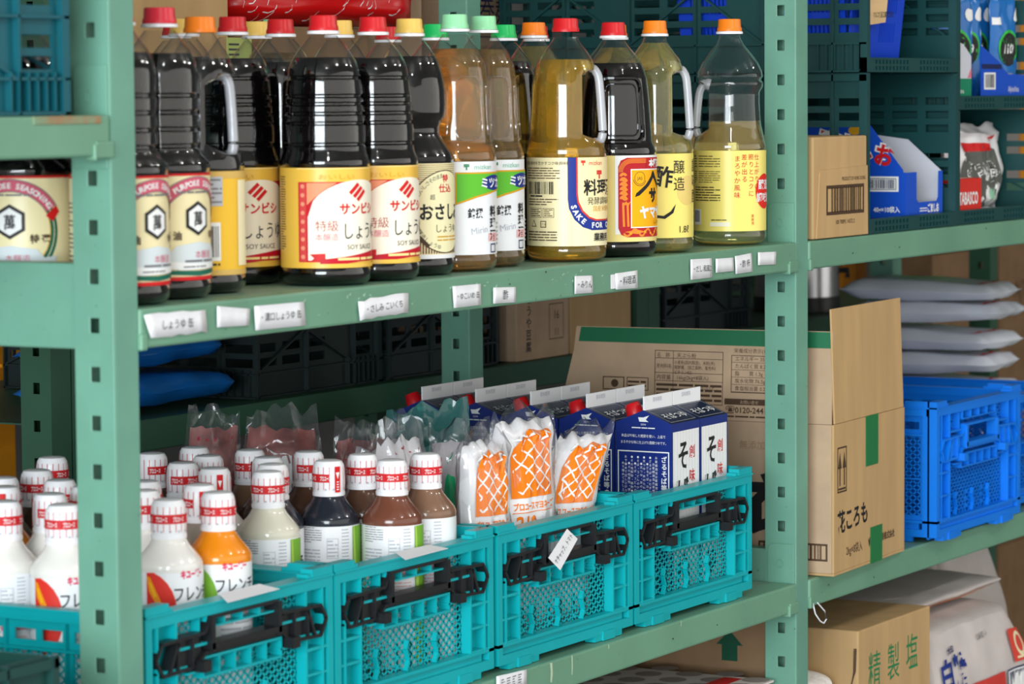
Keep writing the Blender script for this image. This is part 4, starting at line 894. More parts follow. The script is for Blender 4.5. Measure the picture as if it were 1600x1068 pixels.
def mayo(lab, loc, rot, W, H, T, seed, lean=0, droop=0, tilt=0):
    r = thing('mayonnaise_bag', lab, 'bag', loc, rot, 'mayonnaise bags'); r.rotation_euler = (radians(tilt), 0, rot)
    f = bag_fn(W, H, T, seed, lean, .003, .93, droop); o = bag_mesh(f, BAGW).build('pouch', r, 70)
    p = bag_print(f, W, H); w = W*500; k = H*1000; h0 = k*.655; h1 = k*.965
    p.poly([(-w*.72, h0), (w*.62, h0), (w*.66, h0+(h1-h0)*.5), (w*.6, h1*.985), (w*.1, h1), (-w*.5, h1*.97), (-w*.7, h0+(h1-h0)*.6)], ORANGE, 0)
    n = 3; uw = w*1.2/n; vh = (h1-h0)*.9/4
    def stroke(a, b): d = Vector((b[0]-a[0], b[1]-a[1])); q = Vector((-d.y, d.x)).normalized()*1.15; p.poly([(a[0]-q.x, a[1]-q.y), (b[0]-q.x, b[1]-q.y), (b[0]+q.x, b[1]+q.y), (a[0]+q.x, a[1]+q.y)], WHITE, 1)
    u0 = -w*.64; v0 = h0+(h1-h0)*.06
    for i in range(n):
        for j in range(4):
            c = (u0+(i+.5)*uw, v0+(j+.5)*vh); e = [(c[0], c[1]-vh/2), (c[0]+uw/2, c[1]), (c[0], c[1]+vh/2), (c[0]-uw/2, c[1])]
            for a in range(4): stroke(e[a], e[(a+1) % 4])
    p.text('プロユースマヨネーズ', 0, h0-15, 11, ORANGE, 0, bold=.03, sx=w*1.4/112); p.rect(-w*.72, h0-19, w*.62, h0-18, ORANGE, 0); p.text('210', -w*.3, h0-40, 24, ORANGE, 0, bold=.03)
    p.build('print', o)
    g = bag_fn(W*1.05, H*1.045, T*1.06, seed+4, lean, .006, .93, droop, .03)
    bag_mesh(g, FILM, 14, 18).build('outer_film', r, 70)
    return r
zF = zD+.001
mayo('left orange-lattice mayonnaise bag, standing against the second crate', (.880, .080, zF), radians(-14), .082, .262, .052, 1.3)
mayo('middle and tallest orange-lattice mayonnaise bag in the third crate', (.979, .082, zF), radians(-12), .116, .282, .058, 5.1, .05)
mayo('right orange-lattice mayonnaise bag slumping over the edge of the third crate', (1.081, .082, zF), radians(-26), .094, .252, .054, 9.7, .40, .05)
def wrapped(lab, loc, rot, W, H, T, seed, inner, wrap=FILM, design=None, lean=0, name='wrapped_bag', fill=.91):
    r = thing(name, lab, 'bag', loc, rot, 'film-wrapped bags in the third crate'); f = bag_fn(W*.92, H*fill, T*.86, seed, lean); o = bag_mesh(f, inner, 12, 16).build('contents', r, 70)
    if design: p = bag_print(f, W*.92, H*fill); design(p, W*460, H*fill*1000); p.build('print', o)
    g = bag_fn(W, H, T, seed+3, lean, .011, .78, 0, .024); bag_mesh(g, wrap, 14, 22).build('wrapper', r, 60)
MEAT = mat('reddish_contents', (150, 92, 88), .4, var=.3, vs=30); PINKB = mat('pale_orange_contents', (236, 170, 150), .35, bump=.2, bs=40); GREYB = mat('grey_contents', (186, 180, 184), .4, var=.2, vs=20); TEALB = mat('teal_contents', (70, 138, 134), .35, bump=.3, bs=30); WHITB = mat('pale_contents', (226, 222, 224), .4)
def d_stripe(p, w, k):
    for i in range(5): u = -w*.7+i*w*.35; p.poly([(u, 10), (u+5, 10), (u+9, k*.5), (u+5, k*.95), (u+1, k*.95), (u+4, k*.5)], CRIM, 0)
def d_label(p, w, k): p.poly([(-w*.5, k*.55), (w*.6, k*.5), (w*.65, k*.86), (-w*.45, k*.9)], WHITE, 0); p.lines(-w*.35, k*.72, w*.5, k*.82, 2, DGREY, 1, .4, 3); p.rect(-w*.9, 5, -w*.6, k*.9, CRIM, 0)
def d_210(p, w, k): p.text('210', -w*.1, k*.8, 17, CRIM, 0, bold=.03); p.rect(w*.2, k*.5, w*.6, k*.78, ORANGE, 0); p.lines(-w*.8, k*.55, 0, k*.75, 3, LGREY, 0, .4, 4)
def d_green(p, w, k): p.poly([(-w*.8, k*.5), (-w*.1, k*.5), (-w*.3, k*.95), (-w*.6, k*.9)], mat('ink_emerald', (20, 170, 110), .4), 0); p.rect(w*.1, k*.7, w*.8, k*.9, WHITE, 0); p.lines(w*.15, k*.72, w*.75, k*.88, 3, GREYP, 1, .4, 6)
def d_tlab(p, w, k): p.lines(-w*.7, k*.4, w*.2, k*.62, 4, ink('pale_teal2', (170, 220, 214)), 0, .4, 4); p.poly([(w*.45, k*.2), (w*.8, k*.2), (w*.7, k*.8), (w*.5, k*.7)], mat('ink_emerald', (20, 170, 110), .4), 0)
wrapped('pale orange bag squeezed in left behind the first mayonnaise bag', (.836, .148, zF), radians(-20), .040, .24, .036, 2.2, PINKB)
wrapped('clear bag with crimson wavy stripes between brown dressing and mayonnaise', (.866, .196, zF), radians(-24), .078, .288, .04, 3.1, WHITB, FILM, d_stripe)
wrapped('clear crumpled bag printed 210 behind the crimson striped bag', (.925, .250, zF), radians(-30), .11, .272, .045, 4.4, GREYB, FILM, d_210)
wrapped('clear bag with emerald patch behind the left mayonnaise bag', (.998, .182, zF), radians(-30), .10, .272, .045, 6.2, GREYB, FILM, d_green)
wrapped('clear bag with printed band behind the middle mayonnaise bag', (1.092, .158, zF), radians(-42), .066, .268, .036, 7.7, GREYB, FILM, d_green)
wrapped('milky teal bag with pointed corner in front of the blue cartons', (1.064, .272, zF), radians(-46), .120, .284, .06, 8.3, TEALB, FILMT, d_tlab, name='teal_bag', fill=.9)
wrapped('clear bag of reddish goods, leftmost behind the dressing caps', (.856, .482, zF), radians(-58), .075, .292, .04, 9.2, MEAT, FILM, d_stripe, .05)
wrapped('clear bag of reddish goods with white label, behind the middle dressing caps', (.905, .400, zF), radians(-55), .105, .290, .05, 10.6, MEAT, FILM, d_label)
wrapped('clear crumpled bag right behind the brown dressing bottles', (.968, .312, zF), radians(-52), .085, .272, .04, 12.1, MEAT, FILM, d_label)

# paper slips on the crates
def slip(lab, q, tx=None, size=10, rot=0, name='paper_slip'):
    b = MB(); b.add(q, [(0, 1, 2, 3)], PAPER); o = tag(b.build(name), lab, 'tag'); so = o.modifiers.new('thick', 'SOLIDIFY'); so.thickness = .0004
    if tx:
        a = [Vector(p) for p in q]; ux = (a[2]-a[3]); vx = (a[0]-a[3]); c = sum(a, Vector())/4
        n = ux.normalized().cross(vx.normalized()); p = Print(planemap(c+n*.0006, ux, vx)); p.text(tx, 0, -size*.35, size, BLACK, 0, 'c', .0, 0, min(1, ux.length*900/(glyphs(tx)[2]*size))); p.build('writing', o)
slip('handwritten paper tag hanging slanted over the grip of the third crate', [(.893, -.007, .921), (.948, -.004, .951), (.974, -.005, .935), (.92, -.009, .902)], 'ケチャップ、トマト', 11)
slip('crumpled white slip lying on the rim of the second crate', [(.560, -.001, .9605), (.66, .0, .9615), (.652, .022, .9655), (.575, .022, .966)])
slip('crumpled white slip lying on the rim of the nearest crate', [(.195, -.001, .9605), (.297, .0, .9615), (.290, .022, .9665), (.212, .022, .966)])
# ------------------------------------------------------------------ cardboard boxes
def carton_box(name, lab, loc, dims, rot=0, m=CARD, top='closed', cat='box', tape=None, group=None, side=None):
    r = thing(name, lab, cat, loc, rot, group); x, y, z = dims; b = MB()
    if top == 'closed':
        b.box((0, 0, 0), (x, y, z), m); o = b.build('body', r, bevel=.0025)
        c = MB(); c.box((.001, y/2-.0008, z), (x-.001, y/2+.0008, z+.0006), CARDIN); c.build('lid_seam', o)
    else:
        t = .004
        b.box((0, 0, 0), (x, y, t), m); b.box((0, 0, t), (x, t, z), m); b.box((0, y-t, t), (x, y, z), m); b.box((0, t, t), (t, y-t, z), side or m); b.box((x-t, t, t), (x, y-t, z), m); b.build('body', r, bevel=.001)
    return r
def face(r, side, dims, name='print'):
    x, y, z = dims
    return Print({'front': planemap((0, 0, 0), (1, 0, 0), (0, 0, 1)), 'left': planemap((0, y, 0), (0, -1, 0), (0, 0, 1)), 'top': planemap((0, 0, z), (1, 0, 0), (0, 1, 0))}[side])
TAPE = mat('green_tape', (36, 120, 66), .3, spec=.5); DGT = mat('deep_green_band', (16, 104, 66), .5)
# the big open box of tempura flour right of the far post
D = (.304, .43, .225); a = radians(3.0)
hb = carton_box('flour_box', 'big open cardboard box with raised flaps and green tape, right of the far post', (1.727, -.026, ZL), D, a, CARD, 'open', side=CARD2)
b = MB(); b.box((.004, .0, .0), (.3, .003, .17), CARD); fl = b.build('front_flap', hb, bevel=.001, loc=(0, 0, .2255), rot=(radians(-2), 0, 0))
b = MB(); pts = [(.0, 0), (.42, 0), (.435, .045), (.422, .10), (.418, .135), (.0, .137)]
b.prism(pts, lambda p: (0, p[0]+.004, p[1]), lambda p: (.003, p[0]+.004, p[1]), CARD2); sf = b.build('side_flap', hb, loc=(0, 0, .2255), fixn=True); sf.rotation_euler = (0, radians(3), 0)
p = Print(planemap((-.0002, .43, 0), (0, -1, 0), (0, 0, 1))); k = BROWNP
p.poly([(12, 112), (424, 112), (424, 136), (16, 134)], DGT, 0)
u, v = 140, 20
p.frame(u, v+2, u+112, v+82, 1, k, 0)
for q in (70, 48, 36): p.rect(u, v+q, u+112, v+q+.8, k, 0)
p.rect(u+30, v+2, u+30.8, v+82, k, 0); p.text('名　称', u+14, v+72, 8, k, 0, sx=.9); p.text('天ぷら粉', u+36, v+72, 8, k, 0, 'l'); p.text('原材料名', u+15, v+56, 7, k, 0, sx=.9)
for i, t in enumerate(('小麦粉(国内製造)、米粉(米)', '発酵種、/加工澱粉、着色料(', 'ビタミンB2)')): p.text(t, u+32, v+62-i*7.4, 6.6, k, 0, 'l', sx=.82)
p.text('内容量', u+15, v+39, 8, k, 0); p.text('16kg(2kg×8袋入)', u+36, v+39, 7.5, k, 0, 'l')
p.lines(u+3, v+5, u+110, v+34, 4, k, 0, .5, 3); p.text('しいとこ', u+92, v+24, 8, k, 0); p.frame(u-86, v+20, u-50, v+40, 1.6, k, 0); p.frame(u-46, v+20, u-10, v+40, 1.2, k, 0); p.disc(u-66, v+30, 6, k, 1); p.lines(u-44, v+24, u-14, v+36, 2, k, 0, .5, 2)
u = 265; p.text('栄養成分表示(100g当り)', u+4, v+82, 7.5, k, 0, 'l'); p.frame(u, v+22, u+120, v+78, 1, k, 0)
for i, t in enumerate(('エネルギー 350kcal', 'たんぱく質 8.2g', '脂　　質 1.3g', '炭水化物 76.5g', '食塩相当量 0.2g')):
    p.text(t, u+6, v+70-i*11, 7.6, k, 0, 'l'); p.rect(u, v+67-i*11, u+120, v+67.6-i*11, k, 0)
p.rect(u-10, v+4, u+120, v+13, k, 0); p.text('お問い合せ', u+30, v+6, 6, CARD2, 1); p.text('☎0120-244157', u-8, v-8, 12, k, 0, 'l', .02); p.lines(u-8, v-16, u+110, v-11, 1, k, 0, .5, 5)
p.build('side_flap_print', sf)
p = face(hb, 'left', D); p.text('衣', 330, 70, 90, BLACK, 0, bold=.05); p.frame(310, 22, 420, 48, 3, k, 0); p.barcode(318, 25, 414, 45, k, 0, 7); p.text('無添加', 300, 185, 14, LBROWN, 0); p.build('side_print', hb)
p = face(hb, 'front', D)
p.frame(14, 122, 52, 190, 2.5, k, 0)
for u in (24, 42): p.poly([(u-7, 158), (u+7, 158), (u, 182)], k, 0); p.rect(u-2, 132, u+2, 160, k, 0)
p.rect(18, 126, 48, 129, k, 0); p.text('花ころも', 78, 66, 36, BLACK, 0, 'c', .025, 2, .9); p.text('2kg×8袋入', 84, 26, 17, k, 0, sx=.9); p.text('日清製粉株式会社', 212, 30, 13, k, 0, bold=.02, sx=.9); p.poly([(148, 26), (158, 40), (150, 41), (146, 36), (142, 41), (146, 30)], k, 0)
p.build('front_print', hb)
b = MB(); b.box((.132, -.0012, .150), (.184, -.0002, .2262), TAPE); b.build('tape', hb); b = MB(); b.box((.152, -.0012, -.0003), (.202, -.0002, .055), TAPE); b.build('tape', hb)

# small box on the upper shelf right of the far post
D = (.196, .30, .150)
sb = carton_box('small_box', 'small cardboard box with black barcode, right of the far post on the upper shelf', (1.711, .000, ZU), D, 0, CARD)
b = MB(); b.prism([(.008, 0), (.196, 0), (.194, .104), (.026, .100), (.02, .096)], lambda q: (q[0], -.002, q[1]+.001), lambda q: (q[0], -.0002, q[1]+.001), CARD); ff = b.build('front_flap', sb, fixn=True)
p = Print(planemap((0, -.002, 0), (1, 0, 0), (0, 0, 1))); p.frame(42, 34, 180, 78, 5, k, 0); p.barcode(60, 38, 170, 74, k, 0, 3, 22); p.text('PRODUCT OF HONG KONG', 142, 84, 8, k, 0, sx=.85); p.text('100 70895 14572 2', 110, 20, 9, k, 0); p.build('print', ff)

# bottom shelf: salt box, sugar sacks, arrow box, patterned box
D = (.285, .45, .392)
ss = carton_box('salt_box', 'tan cardboard box with green 精製塩 writing under the right-hand shelf'.replace('精製塩 ', 'salt '), (1.885, .004, ZB), D, 0, CARD)
p = face(ss, 'front', D)
for i, (ch, vv) in enumerate((('精', 300), ('製', 302), ('塩', 306))): p.text(ch, 62+i*74, vv, 62, GREEN, 0, 'c', .0, 0, .8)
p.text('20kg', 150, 232, 46, GREEN, 0); p.build('front_print', ss)
b = MB(); b.tube([(-.001, .004, .25), (-.004, .012, .30), (-.001, .006, .33), (-.003, .004, .365)], .0022, BROWNP, 6); b.build('torn_edge', ss)
SACK = mat('paper_sack', (206, 196, 192), .6, var=.05, vs=14, bump=.5, bs=14)
def sack(lab, loc, dims, seed, rot=0, design=None, m=SACK, name='sugar_sack', group=None):
    r = thing(name, lab, 'sack', loc, rot, group); x, y, z = dims; b = MB(); n = 30; k_ = 18; vs = []; fs = []
    def P_(i, j, l):
        s, t, h = i/n*2-1, j/n*2-1, l/k_*2-1; e = .28
        q = Vector((s, t, h)); rnd = 1-.10*(abs(s)**6+abs(t)**6)*abs(h)**2
        w = noise.noise(Vector((s*2+seed, t*2, h*2)))*.035+noise.noise(Vector((s*6+seed, t*6, h*5)))*.012
        return ((s*rnd*(1-.05*h*h)+w*.6)*x/2, (t*rnd*(1-.05*h*h)+w*.6)*y/2, (h*(1-.16*(abs(s)**5+abs(t)**5)*.5)*(1)+1)*z/2+w*z*.2*(l/k_))
    def grid(fn, a, c, flip):
        o = len(vs)
        for i in range(a+1):
            for j in range(c+1): vs.append(fn(i, j))
        for i in range(a):
            for j in range(c):
                q = [o+i*(c+1)+j, o+(i+1)*(c+1)+j, o+(i+1)*(c+1)+j+1, o+i*(c+1)+j+1]; fs.append(q if not flip else q[::-1])
    grid(lambda i, l: P_(i, 0, l), n, k_, False); grid(lambda i, l: P_(i, n, l), n, k_, True); grid(lambda j, l: P_(0, j, l), n, k_, True); grid(lambda j, l: P_(n, j, l), n, k_, False)
    grid(lambda i, j: P_(i, j, k_), n, n, False); grid(lambda i, j: P_(i, j, 0), n, n, True)
    b.add(vs, fs, m); o = b.build('sack_body', r, 75)
    if design:
        def fm(u, v, h):
            i = (u*.001/x+.5)*n; l = v*.001/z*k_; q = Vector(P_(max(0, min(n, i)), 0, max(0, min(k_, l)))); return (q.x, q.y-h-.0032, q.z)
        p = Print(fm, 8); design(p); p.build('print', o)
    return r
def d_sugar(p):
    p.rect(-186, 180, 70, 242, ink('sugar_red', (206, 62, 56)), 0); p.text('白糖', -147, 254, 56, BLUE, 0, bold=.03, sx=1); p.text('大印', -150, 307, 14, NAVYP, 0, bold=.03)
    p.poly([(122, 250), (206, 250), (206, 312), (128, 312), (122, 306)], ink('logo_red', (222, 74, 60)), 1); p.arc(166, 282, 16, 24, 0, 360, CREAM, 2); p.rect(138, 255, 194, 259, CREAM, 2); p.text('126182 -1-', 0, 314, 15, DGREY, 0, sx=.85); p.rect(80, 160, 186, 242, WHITE, 0); p.frame(80, 160, 186, 242, 3, NAVYP, 1); p.barcode(88, 166, 182, 236, NAVYP, 1, 8)
sack('big printed paper sugar sack right of the salt box', (2.425, .20, ZB), (.44, .40, .345), 3.3, 0, d_sugar)
sack('plain folded paper sack lying on top of the printed sugar sack', (2.44, .27, ZB+.352), (.42, .40, .03), 6.1, 0, lambda p: (p.rect(-200, 6, 200, 10, ORANGE, 0),))
sack('upright pale paper sack at the bottom right image edge', (2.88, .36, ZB), (.30, .32, .40), 8.8)
sack('white crinkled net sack between far post and salt box', (1.815, .16, ZB), (.118, .30, .335), 1.9, 0, None, mat('white_net', (236, 230, 224), .6, bump=1.0, bs=120), 'net_sack')
D = (.165, .48, .40)
D = (.06, .55, .46)
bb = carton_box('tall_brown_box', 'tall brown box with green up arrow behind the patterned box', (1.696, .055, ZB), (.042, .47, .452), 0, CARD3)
p = Print(planemap((0, .47, 0), (0, -1, 0), (0, 0, 1))); u, v = 395, 366; p.poly([(u-13, v), (u+13, v), (u+13, v+24), (u+22, v+24), (u, v+46), (u-22, v+24), (u-13, v+24)], ink('arrow_green_shaded', (20, 74, 54)), 0); p.build('print', bb)  # arrow ink has the under-shelf shade mixed into its green
D = (.46, .42, .352)
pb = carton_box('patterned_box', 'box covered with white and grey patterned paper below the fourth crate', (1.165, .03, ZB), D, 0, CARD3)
b = MB(); b.box((-.004, -.004, D[2]+.001), (D[0]+.004, D[1]+.004, D[2]+.004), mat('patterned_paper', (216, 206, 200), .6)); tp = b.build('cover_sheet', pb)
p = Print(planemap((0, 0, D[2]+.004), (1, 0, 0), (0, 1, 0)))
for i in range(9):
    for j in range(8): p.disc(20+i*54+(27 if j % 2 else 0), 20+j*54, 21, ink('pattern_grey', (150, 140, 136)), 0, 10)
p.rect(380, 40, 450, 70, RED, 1); p.build('pattern', tp)

# ------------------------------------------------------------------ dark stacking crates in the right-hand bay
def slot_panel(b, L, H, fm, m, ribs=True):
    rows = [(.045, .058), (.066, .079)] if H < .2 else [(.060, .072), (.082, .094), (.104, .116), (.150, .162), (.172, .184), (.194, .206)]
    if H < .2: rows += [(.108, .120), (.130, .142)]
    holes = []; n = int(L/.058); st = L/n
    for r0, r1 in rows:
        for i in range(n):
            if i % 4 != 3: holes.append((i*st+.008, r0, (i+1)*st-.006, r1))
    b.plate(0, L, 0, H, holes, lambda u, v, d: fm(u, v, .008+d), .003, m)
    def bx(u0, v0, u1, v1, d0=0, d1=.008):
        ps = [fm(u, v, d) for d in (d0, d1) for u, v in ((u0, v0), (u1, v0), (u1, v1), (u0, v1))]
        b.add(ps, [(3, 2, 1, 0), (4, 5, 6, 7), (0, 1, 5, 4), (1, 2, 6, 5), (2, 3, 7, 6), (3, 0, 4, 7)], m)
    for v in ([0, .042, .128, H-.012] if H > .2 else [0, .034, .095, H-.012]): bx(0, v, L, v+.003)
    bx(0, H-.009, L, H-.002)
    for i in range(0, n+1, 2): u = min(i*st, L-.003); bx(u, 0, u+.003, H)
    for i in range(0, n-3, 4):
        zz = (.045, .128) if H > .2 else (.036, .095)
        b.bar(fm(i*st, zz[0], .005), fm((i+2)*st, zz[1], .005), .003, .005, m, Vector(fm(0, 0, 1))-Vector(fm(0, 0, 0))); b.bar(fm((i+4)*st, zz[0], .005), fm((i+2)*st, zz[1], .005), .003, .005, m, Vector(fm(0, 0, 1))-Vector(fm(0, 0, 0)))
    for i in range(6): bx(L-.012-i*.014, .004, L-.010-i*.014, .042); 
def stack_crate(lab, loc, W, D, H, m, rot=0, name='stacking_crate', front=False, group='dark green stacking crates'):
    r = thing(name, lab, 'crate', loc, rot, group)
    b = MB(); slot_panel(b, D, H, lambda u, v, d: (d, D-u, v), m); b.build('side_panel', r, fixn=True)
    b = MB(); slot_panel(b, D, H, lambda u, v, d: (W-d, u, v), m); b.build('side_panel', r, fixn=True)
    b = MB(); slot_panel(b, W-.024, H, lambda u, v, d: (W-.012-u, D-d, v), m); b.build('back_panel', r, fixn=True)
    if front: b = MB(); slot_panel(b, W-.024, H, lambda u, v, d: (.012+u, d, v), m); b.build('front_panel', r, fixn=True)
    b = MB(); b.box((.011, .011, .012), (W-.011, D-.011, .015), m)
    if not front:
        hs = [(x, z, x+.009, z+.006) for z in (.003, .0125) for x in [.03+.0135*i for i in range(int((W-.06)/.0135))] if abs(x-W/2) > .02]
        b.plate(.0, W, 0, .022, hs, lambda u, v, d: (u, -.002+d, v), .012, m)
        for x in (0, W-.012): b.box((x, -.001, .0), (x+.012, .012, H), m)
    b.build('base', r, fixn=True); return r
G1 = DKGR
stack_crate('lower crate of the dark green stack right of the small box', (1.914, .004, ZU), .368, .64, .244, G1)
stack_crate('upper crate of the dark green stack, holding the blue basket', (1.914, .004, ZU+.2455), .368, .64, .244, G1)
stack_crate('lower dark green crate at the right image edge, holding the red box', (2.292, .010, ZU), .37, .60, .184, G1)
stack_crate('upper dark green crate at the right image edge, holding blue packs', (2.292, .010, ZU+.1855), .37, .60, .184, G1)
# blue basket with kraft tag in the upper crate
BB = mat('royal_blue_plastic', (12, 64, 200), .35, spec=.5)
bk = thing('blue_basket', 'royal blue slotted basket in the upper dark green crate', 'basket', (1.945, .05, ZU+.2455+.0165))
def bface(b, L, H, fm):
    hs = [(u0+i*.007, v, u0+i*.007+.0032, v+.030) for v in (.030, .075) for u0 in (.018, L/2+.012) for i in range(int((L/2-.032)/.007))]
    b.plate(0, L, 0, H, hs, fm, .0025, BB)
for fm, L in ((lambda u, v, d: (u-.02*v, d-.12*v, v), .20), (lambda u, v, d: (d-.12*v, .28-u, v), .28), (lambda u, v, d: (.20-d+.12*v, u, v), .28), (lambda u, v, d: (.2-u, .28-d+.1*v, v), .20)):
    b = MB(); bface(b, L, .13, fm); b.build('wall', bk)
b = MB(); b.box((0, 0, 0), (.2, .28, .003), BB); b.build('bottom', bk)
kt = [(1.952, .028, 1.602), (2.038, .026, 1.609), (2.040, .018, 1.690), (1.940, .014, 1.690)]
KRAFT = mat('kraft_paper', (226, 190, 140), .7, bump=.1, bs=30); b = MB(); b.add(kt, [(0, 1, 2, 3)], KRAFT)
o = tag(b.build('kraft_tag'), 'torn kraft paper tag with red writing on the blue basket', 'tag'); so = o.modifiers.new('t', 'SOLIDIFY'); so.thickness = .0006
p = Print(planemap((1.995, .008, 1.646), (1, .0, .03), (0, -.12, 1))); p.text('マルコ食品工業株式会社', 0, -30, 10, BLACK, 0, bold=.02, sx=.72); p.text('小豆色', 0, 4, 22, CRIM, 0, rot=0); p.build('writing', o)
# blue display box in the lower crate
db = thing('display_box', 'royal blue sesame salt display box with cut-out front in the dark green crate', 'box', (2.105, .020, ZU+.0165)); CBL = mat('display_blue', (14, 78, 196), .4); CIN = mat('display_inside', (206, 208, 218), .6)
w, d_, h1, h2 = .152, .20, .072, .140
b = MB(); b.prism([(0, 0), (.042, 0), (.042, .0), (w, 0), (w, h1), (w-.014, h1), (w-.016, .03), (w-.022, .024), (.05, .024), (.044, .03), (.044, h1), (0, h1)], lambda q: (q[0], 0, q[1]), lambda q: (q[0], .002, q[1]), CBL); b.build('front_wall', db, fixn=True)
b = MB(); b.prism([(0.002, 0), (d_, 0), (d_, h1+.045), (0.002, h1)], lambda q: (0, q[0], q[1]), lambda q: (.002, q[0], q[1]), CBL); lw = b.build('side_wall', db, fixn=True)
b = MB(); b.prism([(0.002, 0), (d_, 0), (d_, h2), (.06, h1+.05), (0.002, h1)], lambda q: (w-.002, q[0], q[1]), lambda q: (w, q[0], q[1]), CIN); b.build('side_wall', db, fixn=True)
b = MB(); b.prism([(.006, .02), (d_-.004, .02), (d_-.004, .15), (.075, .152), (.062, .146), (.006, h1+.004)], lambda q: (.0024, q[0], q[1]), lambda q: (.0044, q[0], q[1]), CBL); hd = b.build('header_card', db, fixn=True)
b = MB(); b.box((0.002, .002, 0), (w-.002, d_, .002), CIN); b.build('bottom', db)
p = Print(planemap((.0024, d_, 0), (0, -1, 0), (0, 0, 1))); p.text('ごましお', 110, 98, 36, RED, 1, bold=.04, rot=-14, sx=.95); p.text('ごましお', 110, 98, 36, WHITE, 0, bold=.10, rot=-14, sx=.95); p.disc(112, 138, 7, GOLD, 0, 16, 1.6); p.build('print', hd)
p = Print(planemap((0, 0, 0), (1, 0, 0), (0, 0, 1))); p.text('ごましお', 112, 8, 15, WHITE, 0, bold=.05, sx=.8); p.lines(56, 8, 86, 16, 2, WHITE, 0, .4, 3); p.build('print', db)
p = Print(planemap((0, d_, 0), (0, -1, 0), (0, 0, 1))); p.rect(120, 42, 188, 66, WHITE, 0); p.frame(124, 45, 184, 63, 1, NAVYP, 1); p.barcode(126, 47, 182, 61, NAVYP, 1, 3); p.text('40g×10袋入', 168, 10, 10, WHITE, 0, bold=.03, sx=.9); p.rect(112, 0, 134, 30, LGREY, 0); p.build('print', lw)
for i in range(3):
    f = bag_fn(.09, .06, .02, 3+i); q = bag_mesh(f, mat('sachet', (190, 180, 178), .2, var=.2), 8, 8).build('sachet', None, 60, loc=(2.18, .06+i*.032, ZU+.019)); tag(q, ('front', 'middle', 'rear')[i]+' grey sachet lying in the blue sesame salt display box', 'sachet', 'sachets in the display box')
# red box and pack at the right edge, lower crate
zc = ZU+.0165
D = (.118, .036, .056); rb = carton_box('red_box', 'red carton lettered TABASCO in the dark green crate at the right edge'.replace('TABASCO ', 'in white '), (2.322, .025, zc), D, 0, mat('red_card', (216, 44, 34), .45)); p = face(rb, 'front', D); p.text('TABASCO', 59, 14, 28, WHITE, 0, bold=.03, sx=.66); p.build('front_print', rb)
f = bag_fn(.20, .145, .06, 21.5); o = thing('kelp_pack', 'white and grey kelp bag with red band behind the red carton', 'bag', (2.535, .085, zc), radians(-4)); q = bag_mesh(f, BAGW).build('pouch', o, 70)
p = bag_print(f, .20, .145); p.poly([(-60, 8), (60, 8), (76, 50), (60, 100), (0, 112), (-70, 96), (-80, 40)], ink('kelp_grey', (92, 94, 88)), 0); p.text('おつゆ昆布', 0, 58, 26, WHITE, 1, bold=.08, sx=.9); p.text('おつゆ昆布', 0, 58, 26, BLACK, 2, bold=.01, sx=.9); p.rect(-70, 98, 40, 112, RED, 1); p.disc(30, 26, 22, WHITE, 1, 20, 1.5); p.disc(30, 26, 14, ink('mint', (150, 200, 170)), 2, 20, 1.6); p.text('徳用', 40, 118, 12, RED, 1); p.build('print', q)
f = bag_fn(.14, .15, .05, 25.5); o = thing('rice_pack', 'crumpled white bag with pink print left of the kelp bag', 'bag', (2.405, .175, zc), radians(-40)); q = bag_mesh(f, BAGW).build('pouch', o, 70); p = bag_print(f, .14, .15); p.text('米', -20, 70, 30, PINK, 0); p.rect(-40, 30, 30, 60, ink('greybrown', (150, 130, 120)), 0); p.build('print', q)
# upper crate at the right edge: blue packs in a tray
zc2 = ZU+.1855+.0165; PB = mat('pack_blue', (28, 108, 184), .22, spec=.5, bump=.2, bs=30)
for i, (x, y, rz) in enumerate(((2.466, .090, -30), (2.512, .092, -30), (2.558, .094, -30), (2.600, .052, -10))):
    W_ = .084; f = bag_fn(W_, .172, .021, 31+i*3, 0, .002, .9); o = thing('snack_pouch', ('leftmost', 'second', 'third', 'rightmost and frontmost')[i]+' blue pouch with green-ringed oval in the upper right crate', 'pouch', (x, y, zc2+.003), radians(rz), 'blue pouches in the right crate')
    q = bag_mesh(f, PB).build('pouch', o, 70); p = bag_print(f, W_, .172); p.disc(4, 84, 30, mat('ink_bright_green', (40, 180, 60), .4), 0, 24, 1.0); p.poly([(4+26*cos(radians(t)), 84+(25 if t < 180 else 32)*sin(radians(t))) for t in range(0, 360, 20)], BLACK, 1); p.text('1109', 4, 74, 22, WHITE, 2, bold=.02, sx=.7); p.disc(34, 138, 11, WHITE, 1, 16); p.rect(-40, 122, -18, 134, WHITE, 1); p.rect(-4, 14, 14, 40, ink('tan', (200, 180, 150)), 1); p.build('print', q)
tr = thing('pouch_tray', 'blue card tray with white barcode holding the blue pouches', 'tray', (2.437, .025, zc2)); b = MB(); b.prism([(0, 0), (.21, 0), (.21, .040), (.12, .042), (.10, .05), (.08, .062), (0, .088)], lambda q: (q[0], 0, q[1]), lambda q: (q[0], .002, q[1]), CBL); fw = b.build('front_wall', tr, fixn=True)
b = MB(); b.box((0, .002, 0), (.21, .14, .002), CBL); b.build('bottom', tr); p = Print(planemap((0, 0, 0), (1, 0, 0), (0, 0, 1))); p.rect(10, 16, 62, 44, WHITE, 0); p.barcode(16, 19, 56, 41, DGREY, 1, 5); p.text('Ajinolina', 145, 12, 14, WHITE, 0); p.rect(0, 50, 90, 58, NAVYP, 0); p.build('print', fw)
